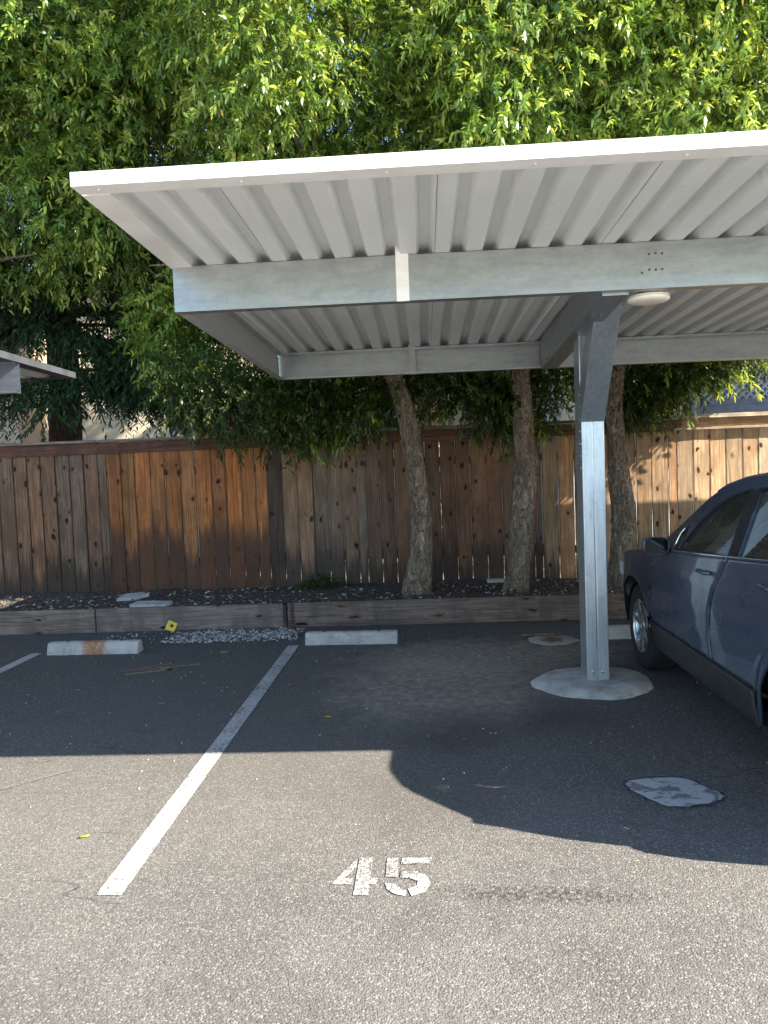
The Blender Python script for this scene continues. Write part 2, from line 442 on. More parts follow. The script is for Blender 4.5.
def carport(X0, X1, y_front, p1, p2, y_back, post_x, label, group, post_y=5.75, left_end=True, right_end=False, dz=0.0, trim=None):
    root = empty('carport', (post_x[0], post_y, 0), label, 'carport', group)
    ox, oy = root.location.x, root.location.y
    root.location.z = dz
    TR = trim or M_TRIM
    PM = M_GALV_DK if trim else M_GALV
    def B(mb, name, mat, par=root, bevel=0):
        o = mb.build(name, mat, par, bevel)
        if par is root:
            o.matrix_parent_inverse = Matrix.Translation((-ox, -oy, 0))
        return o
    # corrugated deck: ribs run front to back
    pitch, d = .1838, .048
    mb = MB()
    xs = []
    n0 = int((X1 - X0 - .05) / pitch)
    x = X0 + .03
    prof = []
    for i in range(n0 + 1):
        for (a, h) in ((.0, 0), (.088, 0), (.111, 1), (.160, 1)):
            if x + a < X1 - .02:
                prof.append((x + a, h))
        x += pitch
    prof.append((X1 - .02, prof[-1][1]))
    ny = 40
    v = []
    for j in range(ny + 1):
        y = y_front + .006 + (y_back - y_front - .012) * j / ny
        for i, (px, h) in enumerate(prof):
            v.append((px, y, deck_z(y, y_front) + d * h + .0012 * math.sin(px * 9.1 + y * 3.7) * (1 - h)))
    k = len(prof)
    f = [(j * k + i, j * k + i + 1, (j + 1) * k + i + 1, (j + 1) * k + i) for j in range(ny) for i in range(k - 1)]
    mb.add(v, f)
    dk = B(mb, 'roof_deck', M_DECK)
    so = dk.modifiers.new('thick', 'SOLIDIFY'); so.thickness = .0016; so.offset = 1
    # panel lap seams and screws under the deck
    mb = MB()
    i = 0
    x = X0 + .03 + pitch * 3
    while x < X1 - .3:
        z0 = deck_z(y_front, y_front); z1 = deck_z(y_back, y_front)
        mb.add([(x + .0065, y_front + .12, z0 - .0035), (x + .009, y_front + .12, z0 - .0035), (x + .009, y_back - .1, z1 - .0035), (x + .0065, y_back - .1, z1 - .0035)], [(0, 3, 2, 1)])
        x += pitch * 5
    B(mb, 'panel_seam', M_GALV_DK, dk).matrix_parent_inverse = Matrix.Translation((0, 0, 0))
    # trims
    def fascia(name, y, sgn):
        mb = MB()
        zb, zt = deck_z(y, y_front) - .008, deck_z(y, y_front) + .049
        y2 = y + sgn * .10
        prof = [(y, zb), (y, zt), (y + sgn * .07, zt), (y + sgn * .07, zt - .003), (y + sgn * .004, zt - .003), (y + sgn * .004, zb + .003), (y2, zb + .003 - .0008), (y2, zb - .0008)]
        nx = max(2, int((X1 - X0) / 3.0))
        for q in range(nx):
            a = X0 + (X1 - X0) * q / nx; b = X0 + (X1 - X0) * (q + 1) / nx - .002
            mb.prism(prof, a, b, 'x')
        for q in range(int((X1 - X0) / .6)):
            xx = X0 + .1 + q * .6
            mb.lathe([(.006, 0), (.006, .003), (.003, .005)][::-1], (xx, y + sgn * .045, zb - .006), 'z', 8)
        return B(mb, name, TR)
    fascia('front_fascia', y_front, 1)
    fascia('rear_fascia', y_back, -1)
    def rake(x, sgn):
        mb = MB()
        N_ = 2
        for (ya, yb) in ((y_front + .105, y_back - .105),):
            za, zb = deck_z(ya, y_front), deck_z(yb, y_front)
            pr = [(0, -.0085), (0, .047), (sgn * .07, .047), (sgn * .07, .044), (sgn * .004, .044), (sgn * .004, -.0045), (sgn * .125, -.0045), (sgn * .125, -.0085)]
            n = len(pr)
            v = [(x + px, ya, za + pz) for px, pz in pr] + [(x + px, yb, zb + pz) for px, pz in pr]
            f = [tuple(range(n))[::-1], tuple(range(n, 2 * n))] + [(i, (i + 1) % n, n + (i + 1) % n, n + i) for i in range(n)]
            mb.add(v, f)
        for ya, yb in ((y_front + .002, y_front + .105), (y_back - .105, y_back - .002)):
            mb.box(min(x, x + sgn * .003), max(x, x + sgn * .003), ya, yb, deck_z(ya, y_front) - .009, deck_z(yb, y_front) + .046)
        return B(mb, 'rake_trim', TR)
    rake(X0, 1)
    rake(X1, -1)
    # purlins: cold formed channels
    def purlin(name, y, opening):
        zt = deck_z(y, y_front) - .004
        zb = zt - .254
        t = .004
        mb = MB()
        s_ = opening    # flanges point this way
        fl = .075
        a, b = X0 + .012, X1 - .012
        y0, y1 = y, y + s_ * t
        mb.prism([(y, zb), (y, zt), (y + s_ * fl, zt), (y + s_ * fl, zt - .022), (y + s_ * (fl - t), zt - .022), (y + s_ * (fl - t), zt - t), (y + s_ * t, zt - t),
                  (y + s_ * t, zb + t), (y + s_ * (fl - t), zb + t), (y + s_ * (fl - t), zb + .022), (y + s_ * fl, zb + .022), (y + s_ * fl, zb)], a, b, 'x')
        return B(mb, name, PM), zb, zt
    fp, zb1, zt1 = purlin('front_purlin', p1, 1)
    bp, zb2, zt2 = purlin('back_purlin', p2 + .075, -1)
    # end channels closing the frame
    for xx, sg, on in ((X0 + .012, 1, left_end), (X1 - .012, -1, right_end)):
        if not on: continue
        mb = MB()
        t = .004
        pr = [(0, 0), (0, .25), (.06, .25), (.06, .246), (.004, .246), (.004, .004), (.06, .004), (.06, .0)]
        v = []
        for (yy, zz) in ((p1 + .078, zb1), (p2 - .003, zb2)):
            v += [(xx + sg * (px), yy, zz + pz) for px, pz in pr]
        n = len(pr)
        f = [tuple(range(n))[::-1], tuple(range(n, 2 * n))] + [(i, (i + 1) % n, n + (i + 1) % n, n + i) for i in range(n)]
        mb.add(v, f)
        B(mb, 'end_channel', M_GALV_LT)
    for q, px in enumerate(post_x):
        # rafter on the left of the post
        mb = MB()
        t = .005
        xa, xb = px - .12, px + .028
        for (x_a, x_b, za, zb_) in ((xa, xb, .0, t), (xa, xb, .24, .245), (xa, xa + t, t, .24), (xb - t, xb, t, .24)):
            v = []
            for yy in (p1 + .0765, p2 - .002):
                zz = zb1 + (zb2 - zb1) * (yy - p1) / (p2 - p1) - .012
                sk = .11 * (yy - p1) / (p2 - p1)
                v += [(x_a + sk, yy, zz + za), (x_b + sk, yy, zz + za), (x_b + sk, yy, zz + zb_), (x_a + sk, yy, zz + zb_)]
            mb.add(v, [(0, 1, 2, 3), (7, 6, 5, 4), (0, 4, 5, 1), (1, 5, 6, 2), (2, 6, 7, 3), (3, 7, 4, 0)])
        mb.box(xa + .002, xb - .002, p1 + .0775, p1 + .0805, zb1 - .010, zb1 + .22)
        rf = B(mb, 'rafter', M_GALV_Y, bevel=.004)
        for yy in (5.0, 6.6, 6.75) if q == 0 else ():
            for xx in (xa + .045, xa + .105):
                zz = zb1 + (zb2 - zb1) * (yy - p1) / (p2 - p1) - .012
                MB().lathe([(.0, -.013), (.011, -.013), (.011, -.001), (.018, -.001), (.018, .002)], (xx, yy + post_y - 5.75, zz), 'z', 6).build('bolt', M_BOLT, rf)
        # column: two channels lip to lip
        mb = MB()
        w = .165
        yb = post_y + .235
        lean = .0
        for (a, b) in ((px, px + w / 2 - .0015), (px + w / 2 + .0015, px + w)):
            mb.box(a, b, post_y, yb, .012, 1.965)
            mb.box(a, b, post_y + .03, yb - .001, 1.965, 2.80)
        mb.box(px - .0 + .01, px + w - .01, post_y + .004, yb - .004, .012, 1.96)
        po = B(mb, 'post', M_GALV_POST, bevel=.007)
        for xx in (px + .045, px + .115) if q == 0 else ():
            MB().lathe([(.014, .002), (.014, -.004), (.009, -.006)][::-1], (xx, post_y, .10), 'y', 8).build('bolt', M_BOLT, po)
        for k in range(7) if q == 0 else ():
            MB().lathe([(.013, .002), (.013, -.004), (.008, -.007)][::-1], (px, post_y + .05, 1.62 + k * .09), 'x', 8).build('bolt', M_BOLT, po)
        # knee: haunch leaning to the front
        mb = MB()
        ya = post_y
        mb.prism([(ya - .004, 1.957), (ya - .68, 2.83), (ya - .45, 2.83), (ya + .19, 2.0), (ya + .19, 1.957)], px - .003, px + w + .003, 'x')
        B(mb, 'knee_brace', M_GALV_POST, bevel=.006)
    return root, B, zb1, zb2

cp, B1, zb1, zb2 = carport(-1.415, 12.0, 3.17, 4.4154, 7.51, 8.78, [1.15, 6.35],
    'grey steel carport with a galvanised post over the parked car', 'carports')
# straps over the purlins
for name, x, y, w in (('strap', -.128, 4.4154, .072), ('strap', -.125, 7.51, .068)):
    mb = MB()
    zt = 2.905 if y < 5 else 2.875
    zb = zb1 - .003 if y < 5 else zb2 - .003
    mb.prism([(y - .004, zb), (y - .004, zt - .02), (y - .03, zt + .02), (y - .025, zt + .024), (y - .0005, zt - .012), (y - .0005, zb)], x, x + w, 'x')
    mb.lathe([(.034, -.035), (.034, .03)], (x + w / 2, y - .0, zt + .006), 'y', 18)
    B1(mb, name, M_TRIM if y < 5 else M_GALV)
fpo = [o for o in cp.children if o.name.startswith('front_purlin')][0]
for (bx, bz) in ((1.275, 2.80), (1.31, 2.803), (1.345, 2.80), (1.275, 2.715), (1.31, 2.713), (1.345, 2.715), (1.235, 2.70)):
    MB().lathe([(.0062, .001), (.0062, -.003), (.003, -.005)][::-1], (bx, 4.4154, bz), 'y', 8).build('bolt', M_DARK_STEEL, fpo)
# the neighbouring carport on the left, one stall gap away
carport(-13.2, -3.27, 1.55, 2.95, 6.12, 7.2, [-5.9, -11.1], 'neighbouring grey carport whose roof corner enters at the left edge', 'carports', post_y=4.3, left_end=True, right_end=False, dz=-.175, trim=M_SHADE_TRIM)

# ceiling lamp under the purlin
l = empty('ceiling_lamp', (1.325, 4.62, 2.605), 'flat round cream lamp hanging under the carport beside the knee of the post', 'lamp')
M_LENS = simple('lamp_lens', (.82, .77, .64), .35, 0, .06)
mb = MB().lathe([(.0, -.034), (.06, -.033), (.1, -.028), (.118, -.017), (.12, -.006), (.115, 0)], (0, 0, 0), 'z', 28)
mb.build('diffuser', M_LENS, l)
MB().lathe([(.118, 0), (.118, .006), (.06, .012)], (0, 0, 0), 'z', 28).build('rim', M_TRIM, l)
MB().box(-.05, .05, -.05, .05, .0115, .045).build('mount_box', M_GALV, l, bevel=.004)

# footings and covers
def disc(name, cx, cy, rx, ry, z, mat, label, cat, n=40, amp=.05, hole=None, seed=1, group=None):
    r2 = random.Random(seed)
    ph = [r2.uniform(0, 6.28) for _ in range(4)]
    v = [(0, 0, z)]
    rings = [(.5, z), (.88, z * .9), (1.0, .001)]
    for (k, zz) in rings:
        for i in range(n):
            a = 2 * math.pi * i / n
            w = 1 + amp * (math.sin(2 * a + ph[0]) * .5 + math.sin(3 * a + ph[1]) * .5 + math.sin(7 * a + ph[2]) * .25 + math.sin(17 * a + ph[3]) * .12 + r2.uniform(-.12, .12))
            v.append((rx * k * w * math.cos(a), ry * k * w * math.sin(a), zz))
    f = [(0, 1 + i, 1 + (i + 1) % n) for i in range(n)]
    for q in range(len(rings) - 1):
        f += [(1 + q * n + i, 1 + (q + 1) * n + i, 1 + (q + 1) * n + (i + 1) % n, 1 + q * n + (i + 1) % n) for i in range(n)]
    mb = MB().add(v, f, smooth=True)
    o = mb.build(name, mat)
    o.location = (cx, cy, 0)
    return tag(o, label, cat, group)
disc('post_footing', 1.205, 5.80, .435, .42, .042, M_CONC_LT, 'pale round concrete footing at the base of the galvanised post', 'footing', amp=.075, n=90)
m = N('ring_concrete')
p = m.obj()
d = m.n('VectorMath', {0: m.vmul(p, (1, .8, 0))}, operation='LENGTH').outputs['Value']
col = m.mix(m.ramp(m.math('ADD', d, m.math('MULTIPLY', m.noise(p, 14, 5, .7), .22)), .17, .25), (.15, .10, .07), (.33, .315, .29))
M_RING = m.done(m.bsdf(color=col, rough=.9, normal=m.bump(m.noise(p, 60, 4), .3, .005)))
disc('pipe_collar', 1.14, 7.25, .215, .21, .014, M_RING, 'round concrete collar with brown centre set in asphalt near timber edging', 'pipe collar', amp=.17, seed=4, n=60)
# worn utility lid
u = empty('utility_cover', (1.17, 3.86, 0), 'worn white painted utility cover sunk in shaded asphalt before the post', 'utility cover')
m = N('worn_white_lid')
p = m.obj()
w = m.noise(m.vmul(p, (1, 1.4, 1)), 8, 7, .72, .9)
col = m.mix(m.ramp(w, .50, .57), m.mix(m.noise(p, 40, 4), (.32, .32, .32), (.46, .46, .45)), (.15, .15, .15))
M_LID = m.done(m.bsdf(color=col, rough=.8, normal=m.bump(m.noise(p, 60, 4), .4, .005)))
lid0 = [(-.20, .085), (-.10, .155), (.10, .15), (.17, .07), (.235, -.055), (.19, -.12), (.06, -.17), (-.06, -.17), (-.15, -.06)]
lid = []
r2 = random.Random(12)
for i in range(len(lid0)):
    p0, p1, p2, p3 = (np.array(lid0[(i + k) % len(lid0)]) for k in (-1, 0, 1, 2))
    for t in (0, .25, .5, .75):
        q = .5 * ((2 * p1) + (-p0 + p2) * t + (2 * p0 - 5 * p1 + 4 * p2 - p3) * t * t + (-p0 + 3 * p1 - 3 * p2 + p3) * t ** 3)
        lid.append(tuple(q * r2.uniform(.955, 1.035)))
MB().prism(lid, .001, .0055, 'z').build('lid', M_LID, u)
M_TAR = simple('tar_joint', (.06, .058, .055), .85, 0, .3, 20, .4)
rim = MB()
L2 = [(x * r2.uniform(1.05, 1.16), y * r2.uniform(1.06, 1.2)) for x, y in lid]
n = len(lid)
rim.add([(x, y, .004) for x, y in lid] + [(x, y, .0025) for x, y in L2], [(i, (i + 1) % n, n + (i + 1) % n, n + i) for i in range(n)])
rim.build('tar_rim', M_TAR, u)
MB().box(-.05, .05, -.02, .035, .0053, .0085).build('pull_handle', simple('grey_plate', (.22, .23, .24), .6, .2), u, bevel=.003)

wheel_stop(-3.70, -2.80, 7.22, 'concrete wheel stop with orange rust streaks in the left stall', M_CONC_RUST, -.02)
wheel_stop(-1.215, -.325, 7.36, 'clean grey concrete wheel stop at the head of stall 45', M_CONC, -.03)
wheel_stop(1.42, 2.32, 7.30, 'concrete wheel stop in front of the blue car behind the post', M_CONC, -.02)

# ------------------------------------------------------------------ planting bed, timber edging
BZ = .215
nx, ny = 120, 14
v = []
nr_ = np.random.RandomState(3)
for j in range(ny + 1):
    for i in range(nx + 1):
        x = -16 + 30 * i / nx; y = 8.19 + (9.62 - 8.19) * j / ny
        v.append((x, y, BZ + .02 * math.sin(x * 2.3 + y) * math.sin(y * 5 + x) + nr_.uniform(-.012, .012) + .03 * (j / ny)))
f = [(j * (nx + 1) + i, j * (nx + 1) + i + 1, (j + 1) * (nx + 1) + i + 1, (j + 1) * (nx + 1) + i) for j in range(ny) for i in range(nx)]
m = N('mulch_soil')
p = m.pos()
s1 = m.noise(p, 45, 5, .7)
vc = m.n('SeparateColor', {0: m.n('TexVoronoi', {'Vector': p, 'Scale': 60.0}).outputs['Color']}).outputs[0]
col = m.mix(m.ramp(s1, .35, .7), (.035, .028, .022), (.10, .082, .066))
col = m.mix(m.math('MULTIPLY', m.ramp(vc, .86, .97), .7), col, (.30, .27, .23))
M_MULCH = m.done(m.bsdf(color=col, rough=.95, normal=m.bump(s1, .8, .03)))
struct(MB().add(v, f, smooth=True).build('planting_bed', M_MULCH))

def wood(name, use_attr=True, base=(.2, .14, .1), horizontal=False, old=.5):
    """weathered wood; per board tone and stain height come from attributes"""
    m = N(name)
    p = m.pos()
    a = m.attr('Col')
    var = m.n('SeparateColor', {0: m.attr('Var').outputs['Color']})
    off, wet, kn = var.outputs[0], var.outputs[1], var.outputs[2]
    tone = a.outputs['Color']
    sh = m.n('CombineXYZ', {0: m.math('MULTIPLY', off, 37.0), 1: m.math('MULTIPLY', off, 13.0), 2: m.math('MULTIPLY', off, 71.0)}).outputs[0]
    q = m.vadd(p, sh)
    k = (1, 1, 30) if horizontal else (30, 30, 1)
    k = (1.0, 24, 24) if horizontal else (24, 24, 1.0)
    # knots first, they bend the grain
    sx = m.n('SeparateXYZ', {0: q})
    kp = m.n('CombineXYZ', {0: m.math('MULTIPLY', sx.outputs[0], 1.6 if horizontal else 4.6), 1: m.math('MULTIPLY', sx.outputs[2], 5.5 if horizontal else 2.9), 2: 0.0}).outputs[0]
    kp = m.vadd(kp, m.vmul(m.n('TexNoise', {'Vector': q, 'Scale': 9.0, 'Detail': 3.0}).outputs['Color'], (.28, .22, 0)))
    vo = m.n('TexVoronoi', {'Vector': kp, 'Scale': 1.35}, voronoi_dimensions='2D')
    kd = vo.outputs['Distance']
    kr = m.n('SeparateColor', {0: vo.outputs['Color']}).outputs[0]
    gate = m.math('GREATER_THAN', kr, m.math('SUBTRACT', 1.0, kn))
    bend = m.math('MULTIPLY', m.math('MULTIPLY', m.ramp(kd, .38, .02), gate), .09)
    gq = m.vadd(q, m.n('CombineXYZ', {0: bend, 1: 0.0, 2: bend}).outputs[0])
    g = m.noise(m.vmul(gq, k), 2.2, 6, .68, .4)
    g2 = m.noise(m.vmul(gq, tuple(x * 3.2 if x > 2 else x * 1.5 for x in k)), 3.0, 4, .6)
    col = m.mix(m.math('MULTIPLY', m.ramp(g, .36, .64), .80), tone, m.mix(1.0, tone, (.36, .33, .32), 'MULTIPLY'))
    col = m.mix(m.math('MULTIPLY', m.ramp(g2, .55, .75), .38), col, m.mix(1.0, tone, (1.45, 1.4, 1.35), 'MULTIPLY'))
    blot = m.noise(m.vmul(q, (3, 3, 1.6)), 1.5, 5, .6)
    col = m.mix(m.math('MULTIPLY', m.ramp(blot, .40, .66), .85), col, m.mix(1.0, tone, (.45, .45, .47), 'MULTIPLY'))
    ksz = m.math('MULTIPLY', m.n('SeparateColor', {0: vo.outputs['Color']}).outputs[1], .11)
    knot = m.math('MULTIPLY', m.ramp(m.math('SUBTRACT', kd, ksz), .075, .0), gate)
    halo = m.math('MULTIPLY', m.ramp(kd, .26, .10), gate)
    col = m.mix(m.math('MULTIPLY', halo, .45), col, m.mix(1.0, tone, (.5, .38, .3), 'MULTIPLY'))
    col = m.mix(m.math('MULTIPLY', knot, .95), col, (.012, .008, .006))
    # rot line at the foot of the boards, a stain with its own scalloped edge
    z = m.n('SeparateXYZ', {0: p}).outputs[2]
    uu = m.math('ABSOLUTE', m.math('SUBTRACT', m.math('MULTIPLY', m.attr('Var').outputs['Alpha'], 2.0), 1.0))
    dome = m.math('MULTIPLY', m.math('POWER', uu, 5.0), .16)
    crk = m.math('MULTIPLY', m.ramp(m.noise(m.vmul(q, tuple(x * 1.6 if x > 2 else .5 for x in k)), 1.6, 4, .6), .60, .68), .75)
    col = m.mix(crk, col, m.mix(1.0, tone, (.16, .14, .13), 'MULTIPLY'))
    ed = m.math('MULTIPLY', m.ramp(m.math('ADD', uu, m.math('MULTIPLY', m.noise(m.vmul(q, (1, 1, 3)), 4, 4), .25)), .96, 1.1), .75)
    col = m.mix(ed, col, m.mix(1.0, tone, (.22, .2, .19), 'MULTIPLY'))
    edge = m.math('SUBTRACT', z, dome)
    edge = m.math('ADD', edge, m.math('MULTIPLY', m.math('SUBTRACT', m.noise(m.vmul(q, (26, 26, 1.5)), 1.0, 5, .75), .5), .9))
    rot = m.math('MULTIPLY', m.ramp(m.math('SUBTRACT', edge, wet), .16, -.14), .84)
    col = m.mix(rot, col, m.mix(.28, (.034, .031, .030), m.mix(1.0, tone, (.3, .3, .3), 'MULTIPLY')))
    h = m.math('ADD', m.math('MULTIPLY', g, 1.0), m.math('MULTIPLY', knot, -.7))
    return m.done(m.bsdf(color=col, rough=.82, spec=.25, normal=m.bump(h, .45, .006)))
M_FENCE = wood('weathered_cedar_boards')
M_RAIL = wood('weathered_rail', horizontal=True)

def set_var(o, arr):
    a = o.data.color_attributes.new('Var', 'FLOAT_COLOR', 'POINT')
    a.data.foreach_set('color', np.array(arr, dtype=np.float32).ravel())

# timber edging
te = empty('timber_edging', (-1.5, 8.19, 0), 'low weathered timber edging boards holding back the planting bed', 'timber edging')
def tplank(name, boxes, cols):
    mb = MB(); var = []
    for bx, c in zip(boxes, cols):
        mb.box(*bx, col=(*c, 1))
        var += [(rnd.random(), -1.0, .5, .5)] * 8
    o = mb.build(name, M_RAIL, te, bevel=.006)
    o.matrix_parent_inverse = Matrix.Translation((1.5, -8.19, 0))
    set_var(o, var)
    return o
for (a, b, dz, c) in ((-14, -7.0, 0, (.22, .18, .155)), (-6.99, -3.662, .0, (.26, .21, .18)), (-3.648, -1.545, .003, (.27, .22, .19)), (-1.535, 3.4, .006, (.22, .17, .14)), (3.41, 9.5, .0, (.16, .12, .1))):
    tplank('plank', [(a, b, 8.168, 8.208, .0, .262 + dz)], [c])
for x in (-1.585, -1.505, 3.36):
    tplank('stake', [(x, x + .038, 8.150, 8.19, 0, .275)], [(.1, .08, .065)])

# ------------------------------------------------------------------ fence
FY = 9.567
fx = -9.0
fence = empty('wooden_fence', (0, FY, 0), 'tall weathered brown board fence with flat cap behind the trees', 'fence')
def fpart(mb, name, mat, var, bevel=0, par=None):
    o = mb.build(name, mat, par or fence, bevel, 1)
    if par is None:
        o.matrix_parent_inverse = Matrix.Translation((0, -FY, 0))
    set_var(o, var)
    return o
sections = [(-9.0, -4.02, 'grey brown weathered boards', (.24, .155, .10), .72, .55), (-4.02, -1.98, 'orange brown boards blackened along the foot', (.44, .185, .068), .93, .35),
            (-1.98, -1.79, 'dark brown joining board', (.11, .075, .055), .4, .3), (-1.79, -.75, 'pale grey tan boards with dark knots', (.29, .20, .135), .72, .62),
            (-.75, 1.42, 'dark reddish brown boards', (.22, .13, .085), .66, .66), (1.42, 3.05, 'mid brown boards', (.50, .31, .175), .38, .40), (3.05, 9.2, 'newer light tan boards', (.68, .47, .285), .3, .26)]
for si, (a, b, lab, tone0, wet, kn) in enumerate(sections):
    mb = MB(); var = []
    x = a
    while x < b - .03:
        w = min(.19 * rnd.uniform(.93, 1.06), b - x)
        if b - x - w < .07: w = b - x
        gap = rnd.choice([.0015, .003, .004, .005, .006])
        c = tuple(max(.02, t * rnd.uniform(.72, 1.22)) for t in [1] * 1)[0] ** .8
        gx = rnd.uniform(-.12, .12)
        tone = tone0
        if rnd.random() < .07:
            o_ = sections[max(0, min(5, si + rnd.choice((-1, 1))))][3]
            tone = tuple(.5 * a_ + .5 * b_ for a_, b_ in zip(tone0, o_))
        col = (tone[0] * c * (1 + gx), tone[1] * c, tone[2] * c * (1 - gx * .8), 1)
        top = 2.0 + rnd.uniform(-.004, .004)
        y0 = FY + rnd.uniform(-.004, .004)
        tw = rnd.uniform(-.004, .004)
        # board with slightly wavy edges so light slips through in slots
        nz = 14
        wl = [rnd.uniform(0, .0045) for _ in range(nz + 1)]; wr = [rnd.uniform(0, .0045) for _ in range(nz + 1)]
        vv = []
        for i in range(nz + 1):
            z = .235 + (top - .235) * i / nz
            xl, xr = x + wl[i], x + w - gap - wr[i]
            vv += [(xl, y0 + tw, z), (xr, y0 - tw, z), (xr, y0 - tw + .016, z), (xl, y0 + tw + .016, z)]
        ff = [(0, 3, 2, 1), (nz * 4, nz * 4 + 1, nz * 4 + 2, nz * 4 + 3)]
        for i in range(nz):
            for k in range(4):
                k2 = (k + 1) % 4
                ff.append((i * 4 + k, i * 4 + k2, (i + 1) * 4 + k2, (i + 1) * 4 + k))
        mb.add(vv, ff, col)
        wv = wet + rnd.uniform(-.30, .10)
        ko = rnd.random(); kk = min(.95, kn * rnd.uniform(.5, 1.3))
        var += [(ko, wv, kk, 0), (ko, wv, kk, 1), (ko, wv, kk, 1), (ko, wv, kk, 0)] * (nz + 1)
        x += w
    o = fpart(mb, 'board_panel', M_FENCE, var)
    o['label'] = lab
# trim under the cap, cap board, back rails and posts
def rail(name, x0, x1, y0, y1, z0, z1, tone, step=2.44, slope=0.0, lab=None):
    mb = MB(); var = []
    x = x0
    while x < x1 - .05:
        e = min(x + step, x1)
        c = rnd.uniform(.85, 1.12)
        mb.box(x, e - .002, y0, y1, z0 + rnd.uniform(-.003, .003), z1 + rnd.uniform(-.003, .003), (*[t * c for t in tone], 1))
        var += [(rnd.random(), -1., .35, .5)] * 8
        x = e
    o = fpart(mb, name, M_RAIL, var, .003)
    if lab: o['label'] = lab
    return o
rail('trim_board', -9, 3.1, FY - .024, FY - .0065, 1.995, 2.135, (.17, .085, .055))
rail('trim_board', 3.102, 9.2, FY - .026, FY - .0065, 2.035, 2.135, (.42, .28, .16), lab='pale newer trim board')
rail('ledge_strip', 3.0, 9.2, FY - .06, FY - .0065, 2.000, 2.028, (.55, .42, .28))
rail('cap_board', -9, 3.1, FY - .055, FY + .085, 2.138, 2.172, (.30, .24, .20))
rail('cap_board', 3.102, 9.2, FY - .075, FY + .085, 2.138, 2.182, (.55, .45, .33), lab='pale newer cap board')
rail('back_rail', -9, 9.2, FY + .022, FY + .06, .55, .64, (.2, .15, .1))
rail('back_rail', -9, 9.2, FY + .022, FY + .06, 1.7, 1.79, (.2, .15, .1))
rail('kick_board', -9, 9.2, FY - .002 + .002, FY + .03, .19, .232, (.08, .06, .05))
for px in np.arange(-8.8, 9.2, 2.44):
    mb = MB().box(px, px + .09, FY + .062, FY + .152, 0, 2.13, (.2, .15, .1, 1))
    fpart(mb, 'post', M_RAIL, [(rnd.random(), -1, .4, .5)] * 8)

# ------------------------------------------------------------------ trees
def leaf_mesh(name, P, A, Nn, Ln, Wd, Cc, mat, parent, bend=.24):
    """P base, A axis, Nn normal (n,3); Ln, Wd (n,), Cc (n,3)"""
    n = len(P)
    Bx = np.cross(A, Nn); Bx /= np.linalg.norm(Bx, axis=1)[:, None] + 1e-9
    Nn = np.cross(Bx, A)
    L = Ln[:, None]; Wn_ = Wd[:, None]
    V = np.empty((n, 6, 3), np.float32)
    V[:, 0] = P
    V[:, 1] = P + A * L * .35 + Bx * Wn_ * .5 + Nn * Wn_ * .18
    V[:, 2] = P + A * L * .35 - Bx * Wn_ * .5 + Nn * Wn_ * .18
    dz = np.array([0, 0, -1.0])
    V[:, 3] = P + A * L * .72 + Bx * Wn_ * .34 + dz * L * bend * .3
    V[:, 4] = P + A * L * .72 - Bx * Wn_ * .34 + dz * L * bend * .3
    V[:, 5] = P + A * L * .98 + dz * L * bend * .75
    me = bpy.data.meshes.new(name)
    me.vertices.add(n * 6)
    me.vertices.foreach_set('co', V.reshape(-1))
    base = (np.arange(n) * 6)[:, None]
    quads = np.array([1, 3, 4, 2])
    lp = np.concatenate([base + np.array([0, 1, 2]), base + quads, base + np.array([3, 5, 4])], axis=1).reshape(-1)
    me.loops.add(n * 10)
    me.loops.foreach_set('vertex_index', lp.astype(np.int32))
    st = (np.arange(n) * 10)[:, None] + np.array([0, 3, 7])
    me.polygons.add(n * 3)
    me.polygons.foreach_set('loop_start', st.reshape(-1).astype(np.int32))
    me.polygons.foreach_set('loop_total', np.tile([3, 4, 3], n).astype(np.int32))
    me.polygons.foreach_set('use_smooth', np.ones(n * 3, bool))
    col = np.ones((n, 6, 4), np.float32)
    col[:, :, :3] = Cc[:, None, :]
    me.update(calc_edges=True)
    ca = me.color_attributes.new('Col', 'FLOAT_COLOR', 'POINT')
    ca.data.foreach_set('color', col.reshape(-1))
    me.materials.append(mat)
    o = bpy.data.objects.new(name, me)
    C.objects.link(o)
    if parent is not None:
        o.parent = parent
        o.matrix_parent_inverse = Matrix.Translation(-parent.location)
    return o

def leaf_mat(name, trans=.36, rough=.33):
    m = N(name)
    c = m.attr('Col').outputs['Color']
    pr = m.bsdf(color=c, rough=rough, spec=.45)
    tr = m.n('BsdfTranslucent', {'Color': m.mix(1.0, c, (1.7, 1.5, .55), 'MULTIPLY')})
    mx = m.n('MixShader', {0: trans, 1: pr.outputs[0], 2: tr.outputs[0]})
    return m.done(mx)
M_LEAF = leaf_mat('broad_leaf')
M_NEEDLE = leaf_mat('conifer_spray', .15, .55)

def norm(a):
    return a / (np.linalg.norm(a, axis=-1, keepdims=True) + 1e-9)

def lit_window(P):
    """true where foliage would cast its shadow on the stretch of fence the low sun reaches"""
    t = (FY - P[:, 1]) / .459
    xf = P[:, 0] - 1.35 * t
    zf = P[:, 2] - t
    top = 1.40 + .445 * (xf - 1.4)
    return (t > -.1) & (zf > 1.1) & (zf < 2.35) & (xf > 1.15) & (xf < 4.9) & (zf < top)

